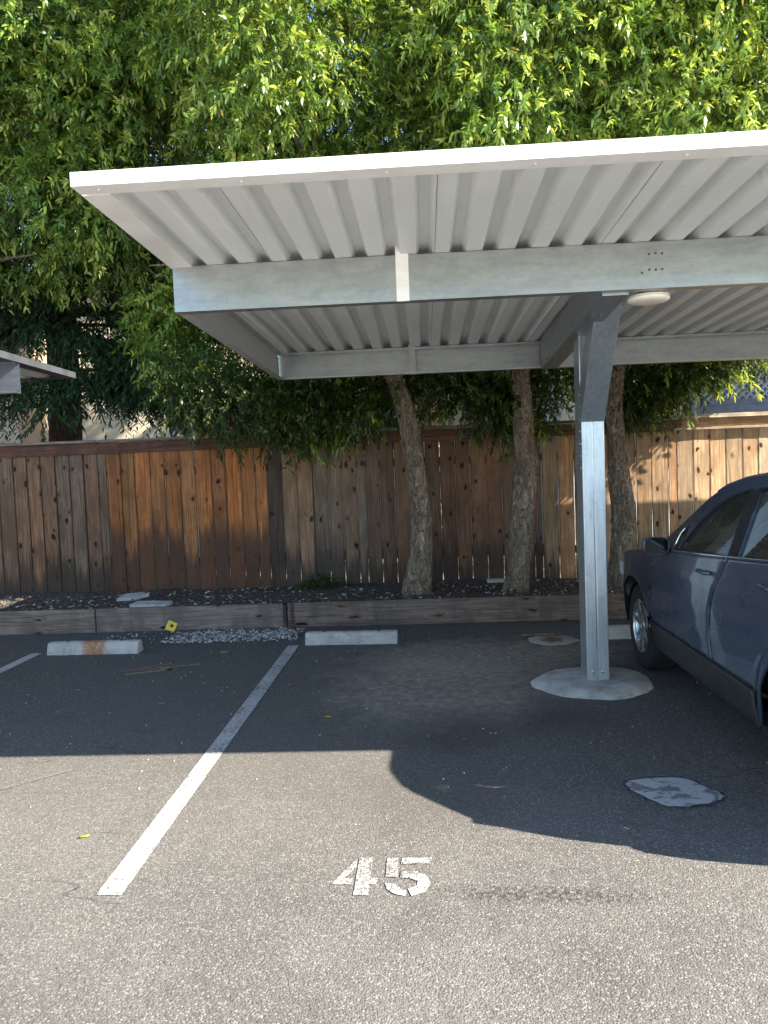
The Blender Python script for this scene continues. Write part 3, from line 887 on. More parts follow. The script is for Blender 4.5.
def broad_crown(blobs, seed, n_sub, per_sub, young=.25, dark=1.0, leaf=.088, skirts=(), zmin=None, sub_r=(.38, .72), nl=17, yfun=None, edge=True):
    rg = np.random.RandomState(seed)
    cs, od, fb = [], [], []
    nsk = sum(int(q_[4] * 1.4) for q_ in skirts)
    vol = np.array([(b[3] * b[4] + b[3] * b[5] + b[4] * b[5]) for b in blobs]); vol = vol / vol.sum()
    for bi, b in enumerate(blobs):
        ns = max(3, int(round(n_sub * vol[bi])))
        d = norm(rg.normal(size=(ns, 3)))
        rr = rg.uniform(.55, 1.0, (ns, 1))
        sc = np.array(b[:3]) + d * np.array(b[3:6]) * rr
        for s_, dd in zip(sc, d):
            r = rg.uniform(*sub_r)
            k = int(per_sub * (r / .55) ** 2)
            e = norm(rg.normal(size=(k, 3)) + dd * .35)
            q = rg.uniform(.45, 1.05, (k, 1)) ** .6
            fb.append(np.full(k, rg.uniform(.68, 1.28)))
            cs.append(s_ + e * r * q * np.array([1, .85, .9])); od.append(norm(e * .8 + dd * .5))
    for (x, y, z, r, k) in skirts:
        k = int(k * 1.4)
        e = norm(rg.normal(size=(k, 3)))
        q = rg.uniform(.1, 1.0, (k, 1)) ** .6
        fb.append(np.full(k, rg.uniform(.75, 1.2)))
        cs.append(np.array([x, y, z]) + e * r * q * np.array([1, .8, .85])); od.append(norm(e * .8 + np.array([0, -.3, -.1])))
    cs = np.concatenate(cs); od = np.concatenate(od); fb = np.concatenate(fb)
    keep = np.ones(len(cs), bool)
    ysp = np.ones(len(cs)) * young
    skm = np.zeros(len(cs))
    if nsk: ysp[-nsk:] = .05; skm[-nsk:] = 1
    if zmin is not None:
        keep &= cs[:, 2] > zmin(cs[:, 0]) + rg.uniform(-.10, .12, len(cs))
    keep &= (cs[:, 1] > 8.05 + .1) | (cs[:, 2] > 3.35)       # clear of the roof
    keep &= ~((cs[:, 1] < 8.95) & (cs[:, 2] < 3.35) & (cs[:, 0] > -1.75))
    keep &= ~lit_window(cs)
    cs, od, ysp, skm, fb = cs[keep], od[keep], ysp[keep], skm[keep], fb[keep]
    n = len(cs)
    # sprays
    tw = norm(od * .8 + rg.normal(size=(n, 3)) * .55 + np.array([0, 0, -.12]))
    TL = rg.uniform(.16, .36, (n, 1))
    i = np.arange(nl)
    t = ((i + .5) / nl)[None, :, None] ** .8
    pos = cs[:, None] + tw[:, None] * TL[:, None] * t + np.array([0, 0, -1.]) * (TL[:, None] * t ** 2 * .35)
    az = rg.uniform(0, 6.28, (n, 1)) + i[None] * 2.4 + rg.normal(size=(n, nl)) * .4
    up = np.array([0, 0, 1.])
    u1 = norm(np.cross(tw, up + rg.normal(size=(n, 3)) * .05)); u2 = np.cross(tw, u1)
    side = u1[:, None] * np.cos(az)[..., None] + u2[:, None] * np.sin(az)[..., None]
    ax = norm(side * .75 + tw[:, None] * (.45 + .5 * t) + np.array([0, 0, -.30]) + rg.normal(size=(n, nl, 3)) * .32)
    nm = norm(np.array([0, 0, .8]) + side * .2 + od[:, None] * .5 + rg.normal(size=(n, nl, 3)) * .35)
    LL = rg.uniform(.55, 1.3, (n, nl)) * leaf * (1 - .2 * skm[:, None])
    WW = LL * rg.uniform(.25, .36, (n, nl))
    old = np.array([.040, .082, .018]); mid = np.array([.110, .180, .034]); yg = np.array([.27, .33, .07])
    sp = rg.uniform(0, 1, (n, 1, 1))
    f = rg.uniform(0, 1, (n, nl, 1))
    col = old + (mid - old) * np.clip(f * .7 + sp * .4, 0, 1)
    yy = ((rg.uniform(0, 1, (n, 1, 1)) < ysp[:, None, None]) * (t > .35)) * rg.uniform(.25, 1, (n, nl, 1))
    col = col + (yg - col) * yy
    ye = rg.uniform(0, 1, (n, nl, 1)) < .006
    col = np.where(ye, np.array([.38, .27, .05]), col) * (np.where(skm > 0, .5, dark) * fb)[:, None, None]  # skirt leaves are darkened in colour to stand in for shade
    sh = (-1, 3)
    return pos.reshape(sh), ax.reshape(sh), nm.reshape(sh), LL.reshape(-1), WW.reshape(-1), col.reshape(sh)

def bark_mat(name, c0, c1, dark, sc=(1, 1, .35), s=9, bump=.9):
    m = N(name)
    p = m.pos()
    q = m.vadd(m.vmul(p, sc), m.vmul(m.n('TexNoise', {'Vector': p, 'Scale': 7.0, 'Detail': 4.0}).outputs['Color'], (.10, .10, .10)))
    r1 = m.math('ABSOLUTE', m.math('SUBTRACT', m.noise(q, s * 1.5, 5, .6, .8), .5))
    r2 = m.math('ABSOLUTE', m.math('SUBTRACT', m.noise(q, s * 3.2, 4, .6, .5), .5))
    fi = m.noise(m.vmul(p, (1, 1, .4)), 42, 5, .7)
    lum = m.noise(p, 2.2, 4)
    col = m.mix(m.ramp(m.math('ADD', m.math('MULTIPLY', fi, .5), m.math('MULTIPLY', lum, .5)), .35, .65), c0, c1)
    col = m.mix(m.math('MULTIPLY', m.ramp(r1, .055, .0), .75), col, dark)
    col = m.mix(m.math('MULTIPLY', m.ramp(r2, .05, .0), .5), col, dark)
    h = m.math('ADD', m.math('ADD', m.ramp(r1, .0, .12), m.math('MULTIPLY', m.ramp(r2, 0, .1), .6)), m.math('MULTIPLY', fi, .9))
    return m.done(m.bsdf(color=col, rough=.92, spec=.2, normal=m.bump(h, bump, .045)))
M_BARK = bark_mat('furrowed_bark', (.31, .24, .18), (.56, .455, .35), (.085, .062, .046))
M_REDBARK = bark_mat('fibrous_red_bark', (.13, .06, .04), (.25, .12, .075), (.04, .02, .015), (1, 1, .09), 14)

def smooth_path(pts, k=6):
    P = [np.array(p, float) for p in pts]
    out = []
    for i in range(len(P) - 1):
        p0, p1, p2, p3 = P[max(i - 1, 0)], P[i], P[i + 1], P[min(i + 2, len(P) - 1)]
        for j in range(k):
            t = j / k
            out.append(.5 * ((2 * p1) + (-p0 + p2) * t + (2 * p0 - 5 * p1 + 4 * p2 - p3) * t * t + (-p0 + 3 * p1 - 3 * p2 + p3) * t ** 3))
    out.append(P[-1])
    return out

def trunk_part(root, pts, name='trunk', mat=None, seg=40, rough=.085, k=10):
    """pts: (x, y, z, r)"""
    q = smooth_path(pts, k)
    ph = rnd.uniform(0, 9)
    def jit(p, a):
        return (1 + rough * math.sin(3 * a + p.z * 5 + ph) + rough * .8 * math.sin(7 * a - p.z * 9 + ph * 2) * math.sin(p.z * 4 + ph)
                + rough * .5 * math.sin(13 * a + p.z * 23))
    mb = MB().tube([p[:3] for p in q], [p[3] for p in q], seg, True, None, jit)
    o = mb.build(name, mat or M_BARK, root)
    o.matrix_parent_inverse = Matrix.Translation(-root.location)
    return o

def limbs(root, start, ends, r0, mat=None):
    mb = MB()
    for e in ends:
        s_, e = np.array(start), np.array(e)
        m1 = s_ + (e - s_) * .35 + np.array([rnd.uniform(-.2, .2), rnd.uniform(-.1, .1), .15])
        m2 = s_ + (e - s_) * .7 + np.array([rnd.uniform(-.2, .2), rnd.uniform(-.1, .1), .2])
        q = smooth_path([(*s_, r0), (*m1, r0 * .7), (*m2, r0 * .42), (*e, r0 * .12)], 5)
        mb.tube([p[:3] for p in q], [p[3] for p in q], 8, True)
        for _ in range(4):
            j = rnd.randint(6, len(q) - 2)
            b0 = q[j][:3]; b1 = b0 + np.array([rnd.uniform(-.7, .7), rnd.uniform(-.5, .5), rnd.uniform(-.5, .5)])
            mb.tube([b0, (b0 + b1) / 2 + np.array([0, 0, .06]), b1], [q[j][3] * .5, q[j][3] * .3, .004], 6, True)
    o = mb.build('limb', mat or M_BARK, root)
    o.matrix_parent_inverse = Matrix.Translation(-root.location)
    return o

GRP = 'broadleaf trees along the fence'
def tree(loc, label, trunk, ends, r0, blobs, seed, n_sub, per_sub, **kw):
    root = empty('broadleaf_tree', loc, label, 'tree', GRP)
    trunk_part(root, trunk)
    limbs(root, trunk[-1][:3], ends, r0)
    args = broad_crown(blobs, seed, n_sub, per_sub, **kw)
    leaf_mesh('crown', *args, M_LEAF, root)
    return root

ty = 8.9
def zlow1(x):
    # lower outline of the left crown: hangs low over the fence between x=-3 and -0.3
    return np.interp(x, [-6, -4.2, -3.3, -2.95, -2.5, -2.0, -1.2, -.6, -.3, .1, .6], [4.0, 3.9, 3.35, 2.6, 2.25, 2.02, 2.05, 2.12, 2.35, 2.42, 2.6])
def zlow2(x):
    return np.interp(x, [-1, .2, .7, 1.0, 1.5, 1.75, 2.3, 3], [2.6, 2.35, 2.25, 2.02, 2.2, 2.75, 2.6, 2.6])
def zlow3(x):
    return np.interp(x, [1.6, 2.0, 2.3, 2.7, 3.1, 3.6, 4.2, 5], [2.6, 2.35, 2.12, 2.12, 2.4, 2.7, 3.0, 3.4])

tree((-.14, ty, .17), 'leaning pale barked tree behind the grey wheel stop of stall 45',
     [(-.14, ty, .10, .21), (-.14, ty, .24, .172), (-.09, ty, .6, .133), (-.08, ty, 1.07, .118), (-.10, ty, 1.53, .11), (-.17, ty, 2.11, .115), (-.23, ty, 2.39, .104), (-.34, ty, 2.75, .092), (-.6, ty + .05, 3.4, .085)],
     [(-2.6, 9.0, 5.2), (-1.8, 8.9, 6.8), (-1.6, 9.2, 3.3), (-3.2, 9.2, 4.2), (-.8, 9.0, 5.4)], .075,
     [(-2.85, 9.45, 5.6, 1.6, .85, 1.9), (-2.4, 9.3, 7.5, 1.5, 1.0, 1.5), (-1.25, 8.45, 6.5, .95, 1.05, 2.0), (-1.9, 9.2, 3.3, 1.25, .6, 1.0), (-.75, 9.15, 2.85, .75, .4, .55), (-3.8, 9.6, 7.2, 1.4, .9, 1.6), (-1.4, 8.9, 5.2, .75, .7, .9), (-1.2, 9.0, 4.1, 1.5, .7, .9)],
     11, 150, 64, young=.45, dark=1.22, zmin=zlow1,
     skirts=[(-2.85, 8.75, 2.85, .42, 80), (-2.45, 8.6, 2.65, .42, 90), (-2.1, 8.65, 2.55, .42, 90), (-2.3, 8.9, 2.3, .3, 60), (-1.7, 9.15, 2.45, .40, 90), (-1.3, 9.1, 2.4, .38, 90), (-1.0, 9.15, 2.55, .4, 90), (-.65, 9.1, 2.5, .36, 80), (-.3, 9.05, 2.75, .32, 70), (-1.9, 9.2, 2.9, .45, 90), (-1.2, 9.2, 3.0, .5, 100), (-.5, 9.2, 3.0, .45, 80), (.02, 9.1, 2.62, .26, 40), (-1.1, 8.15, 3.75, .5, 80), (-.4, 8.15, 3.95, .55, 90), (-1.0, 8.2, 4.5, .55, 90), (-.2, 8.2, 4.6, .5, 80), (.3, 8.2, 3.9, .5, 80), (-1.5, 8.5, 3.7, .4, 60)])  # sprays above the roof are unseen, added to shade the low leaves
tree((.99, ty, .16), 'leaning rough barked tree between the pale tree and the steel post',
     [(.98, ty, .10, .18), (1.0, ty, .25, .15), (1.02, ty, .42, .127), (1.05, ty, .74, .127), (1.10, ty, 1.14, .133), (1.15, ty, 1.6, .133), (1.12, ty, 1.97, .115), (1.13, ty, 2.39, .104), (1.1, ty, 3.2, .095)],
     [(1.0, 9.0, 5.6), (1.9, 8.9, 6.4), (.6, 9.2, 3.3), (1.8, 9.2, 4.2), (.3, 9.0, 6.4)], .07,
     [(1.35, 8.75, 6.4, 1.15, 1.05, 1.7), (.62, 9.25, 2.75, .75, .35, .5), (1.6, 9.25, 3.3, .5, .35, .45), (1.2, 9.25, 4.3, 1.2, .6, 1.1), (.1, 9.6, 7.6, .9, .7, 1.3), (-.1, 9.75, 5.2, .9, .45, 1.2), (.9, 8.9, 3.9, 1.4, .55, .6)],
     12, 105, 62, young=.5, dark=1.32, zmin=zlow2,
     skirts=[(.5, 9.1, 2.6, .33, 70), (.85, 9.05, 2.45, .33, 80), (1.15, 9.05, 2.5, .33, 80), (1.0, 9.15, 2.85, .42, 90), (1.5, 9.1, 2.75, .33, 60), (.4, 9.15, 2.95, .4, 70), (1.7, 9.15, 3.0, .36, 60)])
tree((2.18, ty, .18), 'slim brown barked tree close behind the galvanised post',
     [(2.18, ty, .10, .2), (2.18, ty, .24, .165), (2.19, ty, .53, .127), (2.23, ty, 1.1, .127), (2.19, ty, 1.56, .115), (2.15, ty, 2.12, .092), (2.2, ty, 2.63, .078), (2.4, ty, 3.4, .07)],
     [(3.2, 9.0, 5.4), (3.4, 9.0, 6.8), (2.7, 9.2, 3.3), (3.8, 9.1, 4.2), (2.5, 8.9, 7.2)], .06,
     [(3.3, 8.75, 6.1, 1.45, 1.0, 1.8), (2.55, 9.2, 2.75, .7, .3, .65), (3.5, 9.1, 3.15, .8, .4, .5), (3.6, 9.1, 4.4, .95, .6, .8), (2.6, 9.0, 7.8, 1.5, 1.0, 1.3), (4.6, 9.0, 7.0, 1.3, 1.0, 1.7), (2.5, 9.2, 4.6, .9, .6, 1.0)],
     13, 130, 64, young=.85, dark=1.4, zmin=zlow3,
     skirts=[(2.1, 9.12, 2.72, .33, 60), (2.4, 9.1, 2.5, .33, 80), (2.7, 9.1, 2.45, .33, 80), (2.95, 9.1, 2.65, .36, 70), (3.3, 9.1, 2.9, .4, 80), (3.7, 9.1, 3.1, .4, 80), (2.55, 9.28, 2.5, .28, 70), (2.9, 9.25, 2.75, .3, 70), (3.9, 8.95, 3.5, .45, 80), (2.2, 9.3, 2.45, .25, 50)])
tree((-6.4, 9.0, .2), 'dull green broadleaf crown at the upper left edge',
     [(-6.4, 9.0, .10, .2), (-6.4, 9.0, .3, .16), (-6.35, 9, 1.2, .14), (-6.3, 9, 2.2, .12), (-6.1, 9.05, 3.3, .1)],
     [(-5.2, 9.2, 5.0), (-5.0, 9.2, 6.8), (-6.6, 9.2, 6), (-4.6, 9.2, 4.4)], .08,
     [(-5.0, 9.8, 5.3, 1.25, .7, 1.4), (-5.3, 9.8, 6.9, 1.3, .8, 1.0), (-6.4, 9.4, 6.2, 1.2, 1, 2.2), (-4.2, 9.9, 6.2, .9, .6, 1.4)],
     14, 110, 60, young=.25, zmin=lambda x: np.interp(x, [-7, -3.5], [4.1, 3.9]))
# backdrop trees beyond the fence
root = empty('broadleaf_tree', (5.6, 11.4, 0), 'dark leafy tree beyond the fence at the right edge', 'tree', 'trees beyond the fence')
trunk_part(root, [(5.6, 11.4, -.05, .22), (5.6, 11.4, .3, .18), (5.55, 11.4, 1.8, .15), (5.5, 11.4, 3.4, .12)])
limbs(root, (5.5, 11.4, 3.3), [(4.6, 11, 4), (6, 11.2, 5.5), (5.2, 11.5, 7.5), (4.2, 11.5, 6)], .08)
a = broad_crown([(5.6, 11.4, 5.5, 1.9, 1.1, 2.6), (4.3, 11.2, 3.2, 1.0, .5, .55), (5.6, 11.0, 3.0, .9, .5, .7), (3.6, 11.2, 6.5, 1.5, .9, 2.2)], 21, 60, 40, young=.2, zmin=lambda x: np.interp(x, [3, 4.2, 4.7, 5.4, 6], [3.4, 2.75, 2.75, 2.35, 2.3]))
leaf_mesh('crown', *a, M_LEAF, root)
root = empty('broadleaf_tree', (.2, 12.6, 0), 'deep green tree standing behind the fence between the front crowns', 'tree', 'trees beyond the fence')
trunk_part(root, [(.2, 12.6, -.05, .22), (.2, 12.6, .3, .18), (.15, 12.6, 2.0, .15), (.1, 12.6, 4.6, .12)])
limbs(root, (.1, 12.6, 4.5), [(-1.2, 12.4, 6), (1.4, 12.6, 6.5), (0, 12.5, 8), (-2.2, 12.4, 7)], .08)
a = broad_crown([(-.6, 12.6, 7.6, 2.2, 1.0, 2.2), (1.6, 12.8, 7.4, 1.8, 1.0, 2.2), (-3.0, 12.8, 7.8, 1.6, 1.0, 2.0), (-.2, 12.4, 5.6, 1.6, .8, 1.3), (3.4, 12.9, 8, 1.6, .9, 2), (-4.2, 12.9, 7.2, 2.4, .8, 2.4), (-2.2, 12.6, 5.6, 1.4, .6, 1.2), (1.5, 12.5, 6.0, 1.7, .7, 1.3), (3.4, 12.6, 6.2, 1.4, .7, 1.3)], 22, 200, 52, young=.1, leaf=.12)
leaf_mesh('crown', *a, M_LEAF, root)

# the conifer on the left, beyond the fence
rw = empty('redwood_tree', (-5.2, 11.0, 0), 'reddish trunked conifer with drooping dark sprays beyond the fence', 'tree')
trunk_part(rw, [(-5.2, 11, -.1, .36), (-5.2, 11, .6, .27), (-5.2, 11, 1.8, .235), (-5.18, 11, 3.2, .21), (-5.15, 11, 5, .18), (-5.15, 11, 8, .11), (-5.15, 11, 10, .03)], mat=M_REDBARK, rough=.06)
rg = np.random.RandomState(5)
bm_ = MB(); cs, dr = [], []
for i in range(64):
    z = rg.uniform(2.9, 9.2)
    if i < 26: z = rg.uniform(2.75, 4.8)
    a = rg.uniform(-math.pi, .35) if i % 3 else rg.uniform(-.7, .3)
    L = (3.3 if z < 5.5 else 3.3 - (z - 5.5) * .55) * rg.uniform(.6, 1.0)
    dirx, diry = math.cos(a), math.sin(a) * .55
    if diry < -.4: L *= .6
    pts = []
    for t in np.linspace(0, 1, 9):
        pts.append((-5.18 + dirx * L * t, 11 + diry * L * t, z + .25 * t * L * .35 - .28 * L * t * t))
    bm_.tube(pts, list(np.linspace(.035, .006, 9)), 6, True)
    for t in np.linspace(.22, 1, 30):
        k = t * 8; j = min(int(k), 7); fr = k - j
        pc = np.array(pts[j]) * (1 - fr) + np.array(pts[j + 1]) * fr
        for sgn in (-1, 1):
            cs.append(pc + rg.normal(size=3) * .05)
            dr.append(norm(np.array([dirx * .5 - sgn * diry * 1.0 - sgn * .1, diry * .5 + sgn * dirx * 1.0, -.35]) + rg.normal(size=3) * .3))
o = bm_.build('limb', M_REDBARK, rw); o.matrix_parent_inverse = Matrix.Translation(-rw.location)
cs, dr = np.array(cs), np.array(dr)
ok = (cs[:, 1] > FY + .35) & (cs[:, 2] > np.interp(cs[:, 0], [-8, -5.6, -4.4, -2.6, -1.5], [2.75, 2.85, 2.62, 2.5, 2.7]) + rg.uniform(-.12, .15, len(cs)))
cs, dr = cs[ok], dr[ok]
n = len(cs); nl = 20
t = ((np.arange(nl) + .5) / nl)[None, :, None]
TL = rg.uniform(.28, .6, (n, 1, 1))
pos = cs[:, None] + dr[:, None] * TL * t + np.array([0, 0, -1.]) * TL * t * t * .5
sd_ = norm(np.cross(dr, np.array([0, 0, 1.])))[:, None] * np.where(np.arange(nl) % 2, 1, -1)[None, :, None]
ax = norm(sd_ * .8 + dr[:, None] * .7 + np.array([0, 0, -.35]) + rg.normal(size=(n, nl, 3)) * .2)
nm = norm(np.array([0, 0, 1.]) + rg.normal(size=(n, nl, 3)) * .3)
LL = rg.uniform(.07, .13, (n, nl)); WW = LL * .26
cc = np.array([.018, .046, .020]) + (np.array([.045, .085, .03]) - np.array([.018, .046, .020])) * rg.uniform(0, 1, (n, nl, 1))
leaf_mesh('crown', pos.reshape(-1, 3), ax.reshape(-1, 3), nm.reshape(-1, 3), LL.reshape(-1), WW.reshape(-1), cc.reshape(-1, 3), M_NEEDLE, rw)

# small weed at the foot of the fence
wd = empty('weed', (-1.33, 9.35, .24), 'small green weed tuft growing in the bed by the fence', 'weed')
rg = np.random.RandomState(8)
n = 320
an = rg.uniform(0, 6.28, n); rr = rg.uniform(.02, .26, n)
P = np.stack([-1.33 + rr * np.cos(an) * 1.2, 9.33 + rr * np.sin(an) * .6, .235 + rg.uniform(.0, .22, n) * (1 - rr / .3)], 1)
A = norm(np.stack([np.cos(an), np.sin(an), rg.uniform(.1, .9, n)], 1))
Nn = norm(np.array([0, 0, 1.]) + rg.normal(size=(n, 3)) * .4)
LL = rg.uniform(.04, .08, n)
leaf_mesh('leaves', P, A, Nn, LL, LL * .45, np.array([.05, .11, .03]) * rg.uniform(.6, 1.4, (n, 1)), M_LEAF, wd)
mb = MB()
for k in range(9):
    a_ = rg.uniform(0, 6.28)
    mb.tube([(0, 0, -.02), (.06 * math.cos(a_), .03 * math.sin(a_), .1), (.14 * math.cos(a_), .08 * math.sin(a_), .17)], [.004, .003, .002], 5)
mb.build('stem', simple('weed_stem', (.08, .11, .04), .7), wd)

# ------------------------------------------------------------------ buildings beyond the fence
def stucco(name, c, s=40):
    m = N(name)
    p = m.pos()
    col = m.mix(m.ramp(m.noise(p, 1.1, 5), .3, .7), tuple(x * .86 for x in c), c)
    return m.done(m.bsdf(color=col, rough=.9, normal=m.bump(m.noise(p, s, 5, .7), .5, .02)))
M_TAN = stucco('tan_stucco', (.52, .41, .29))
M_PALE = stucco('pale_grey_stucco', (.66, .67, .69))
M_CREAM = stucco('cream_stucco', (.70, .62, .46))
M_ROOF = simple('roof_shingle', (.13, .105, .09), .9, 0, .25, 14, .5, 30)
M_BLUEGREY = simple('slate_trim_paint', (.12, .14, .19), .6)
M_WHITE = simple('white_paint', (.7, .7, .68), .55, 0, .06)
M_PANE = simple('dark_window_glass', (.015, .018, .022), .06, 0, .05, 3, 0, 10, 0, .6)

b = empty('stucco_house', (-9, 16.5, 0), 'tan stucco house with low roof beyond the fence on the left', 'building')
def bp_(mb, name, mat, root, bevel=0, par=None):
    o = mb.build(name, mat, par or root, bevel)
    if par is None: o.matrix_parent_inverse = Matrix.Translation(-root.location)
    return o
w_ = MB(); w_.box(-22, -8.02, 15.0, 24, -.1, 5.58)
bp_(w_, 'wall', M_TAN, b)
w_ = MB(); w_.box(-8.0, 2.4, 16.4, 25, -.1, 5.6)
o = bp_(w_, 'wall', M_CREAM, b); o['label'] = 'set back cream wall'
w_ = MB().box(-21, -8.4, 14.90, 14.998, 2.42, 2.52).box(-21, -8.4, 14.93, 14.998, 2.2, 2.38)
bp_(w_, 'band_trim', M_WHITE, b, .005)
w_ = MB().prism([(16.15, 5.6), (25.2, 5.6), (20.6, 7.4)], -22.6, 2.9, 'x')
bp_(w_, 'roof', M_ROOF, b)
for (x0, x1, yy, z0, z1) in ((-12.2, -10.8, 15.0, 3.0, 4.4), (-1.6, -.2, 16.4, 2.0, 3.4), (-6.9, -5.9, 16.4, 3.2, 4.4)):
    fr = bp_(MB().box(x0, x1, yy - .05, yy - .003, z0, z0 + .08).box(x0, x1, yy - .05, yy - .003, z1 - .08, z1).box(x0, x0 + .08, yy - .05, yy - .003, z0 + .081, z1 - .081).box(x1 - .08, x1, yy - .05, yy - .003, z0 + .081, z1 - .081), 'window_frame', M_WHITE, b)
    pn = MB().box(x0 + .081, x1 - .081, yy - .03, yy - .004, z0 + .081, z1 - .081).build('pane', M_PANE, fr)

# little gabled porch between house and conifer
g = empty('porch', (-4.45, 15.2, 0), 'small gabled porch with a shingle roof peeping over the fence', 'porch')
mb = MB().prism([(-5.05, 2.72), (-4.45, 3.02), (-3.85, 2.72), (-3.85, 2.66), (-4.45, 2.96), (-5.05, 2.66)], 14.7, 16.38, 'y')
bp_(mb, 'roof', M_ROOF, g)
bp_(MB().prism([(-4.95, 2.62), (-4.45, 2.90), (-3.95, 2.62)], 14.85, 14.9, 'y'), 'gable', M_CREAM, g)
for px in (-4.92, -4.55, -4.06):
    bp_(MB().box(px, px + .1, 14.82, 14.92, 0, 2.618), 'post', M_WHITE, g, .006)
bp_(MB().box(-4.86, -4.0, 15.6, 15.7, 0, 2.6), 'wall', simple('ochre_paint', (.45, .30, .12), .8), g)

b2 = empty('apartment_building', (5, 15, 0), 'pale grey stucco apartment building with blue trim behind the fence on the right', 'building')
bp_(MB().box(2.42, 4.62, 14.0, 20, -.1, 7), 'wall', M_PALE, b2)
bp_(MB().box(4.62, 4.84, 13.9, 14.2, -.1, 7), 'corner_post', M_BLUEGREY, b2, .01)
bp_(MB().box(4.62, 12, 15.6, 20, -.1, 7), 'wall', M_PALE, b2)
bp_(MB().box(4.85, 10, 13.95, 15.58, 2.36, 2.56), 'balcony_or_shade_slab', M_BLUEGREY, b2, .01)
bp_(MB().box(4.85, 10, 13.98, 14.06, 2.56, 2.66).box(4.85, 10, 13.98, 14.06, 3.36, 3.44), 'railing', M_BLUEGREY, b2, .005)
mb = MB()
for sx in (1, -1):
    for k in np.arange(4.1, 10.6, .13):
        a0, a1 = (k, 2.665), (k + .70, 3.355)
        if sx < 0: a0, a1 = (k + .7, 2.665), (k, 3.355)
        if min(a0[0], a1[0]) < 4.86 or max(a0[0], a1[0]) > 10: continue
        dx, dz = a1[0] - a0[0], a1[1] - a0[1]; l_ = math.hypot(dx, dz); nx_, nz_ = -dz / l_ * .016, dx / l_ * .016
        yq = 14.0 if sx > 0 else 14.012
        mb.prism([(a0[0] + nx_, a0[1] + nz_), (a0[0] - nx_, a0[1] - nz_), (a1[0] - nx_, a1[1] - nz_), (a1[0] + nx_, a1[1] + nz_)], yq, yq + .011, 'y')
bp_(mb, 'lattice', simple('pale_blue_lattice', (.30, .33, .42), .6), b2)
fr = bp_(MB().box(5.2, 7.4, 15.52, 15.596, 2.6, 4.7), 'window_frame', M_WHITE, b2)
MB().box(5.28, 7.32, 15.50, 15.519, 2.68, 4.62).build('pane', M_PANE, fr)
bp_(MB().box(2.0, 10, 12.55, 13.995, 4.6, 4.8), 'balcony_or_shade_slab', M_BLUEGREY, b2, .01)  # unseen slab added to keep sun off the pale wall below
bp_(MB().prism([(13.4, 7.0), (20.6, 7.0), (17, 8.6)], 1.8, 12.6, 'x'), 'roof', M_ROOF, b2)

# ------------------------------------------------------------------ litter and small things
def scatter(name, n, seed, fn, mat, kind='stuff', label=None, smin=.01, smax=.03, flat=.5, cols=None):
    rg = np.random.RandomState(seed)
    mb = MB()
    ico = [(0, 0, 1), (.9, 0, .45), (.28, .85, .45), (-.72, .53, .45), (-.72, -.53, .45), (.28, -.85, .45), (.72, .53, -.45), (-.28, .85, -.45), (-.9, 0, -.45), (-.28, -.85, -.45), (.72, -.53, -.45), (0, 0, -1)]
    fc = [(0, 1, 2), (0, 2, 3), (0, 3, 4), (0, 4, 5), (0, 5, 1), (1, 6, 2), (2, 7, 3), (3, 8, 4), (4, 9, 5), (5, 10, 1), (6, 7, 2), (7, 8, 3), (8, 9, 4), (9, 10, 5), (10, 6, 1), (11, 7, 6), (11, 8, 7), (11, 9, 8), (11, 10, 9), (11, 6, 10)]
    for _ in range(n):
        x, y, z = fn(rg)
        s_ = rg.uniform(smin, smax)
        e = Euler((rg.uniform(-.5, .5), rg.uniform(-.5, .5), rg.uniform(0, 6.28))).to_matrix()
        k = (s_ * rg.uniform(.7, 1.5), s_ * rg.uniform(.6, 1), s_ * flat * rg.uniform(.6, 1.2))
        c = cols[rg.randint(len(cols))] if cols else (1, 1, 1)
        q = rg.uniform(.75, 1.2)
        mb.add([e @ Vector((a * k[0] * rg.uniform(.85, 1.1), b_ * k[1] * rg.uniform(.85, 1.1), c_ * k[2])) + Vector((x, y, z)) for a, b_, c_ in ico], fc, (*[t * q for t in c], 1))
    o = mb.build(name, mat)
    o['kind'] = kind
    if label: o['label'] = label
    return o
m = N('vertex_tinted_stone')
M_TINT = m.done(m.bsdf(color=m.attr('Col').outputs['Color'], rough=.85))
def gpos(rg):
    x = rg.beta(1.6, 1.5) * 1.4 - 2.74 if rg.rand() < .88 else rg.uniform(-3.4, -1.4)
    y = rg.beta(1.5, 2.2) * .62 + 7.52
    return x, y, .006 + rg.uniform(0, .012)
scatter('gravel', 2600, 31, gpos, M_TINT, label='patch of pale pebbles against the timber edging', smin=.005, smax=.016, flat=.6, cols=[(.50, .48, .44), (.4, .38, .34), (.58, .57, .54), (.25, .22, .19), (.1, .09, .08), (.07, .06, .055)])
scatter('mulch_litter', 2600, 32, lambda rg: (rg.uniform(-6.2, 4.2), rg.uniform(8.24, 9.52), BZ + .015 + rg.uniform(0, .02)), M_TINT,
        label='bark chips and leaf litter over the planting bed', smin=.006, smax=.026, flat=.35, cols=[(.07, .05, .04), (.1, .075, .055), (.16, .12, .09), (.30, .24, .17), (.45, .42, .38), (.05, .04, .035)])
scatter('loose_grit', 420, 33, lambda rg: (rg.uniform(-3.6, 3.5), 3.0 + rg.rand() ** .7 * 4.9, .003), M_TINT, label='loose grit scattered over the asphalt', smin=.002, smax=.007, flat=.7, cols=[(.4, .37, .33), (.3, .27, .23), (.5, .48, .45)])

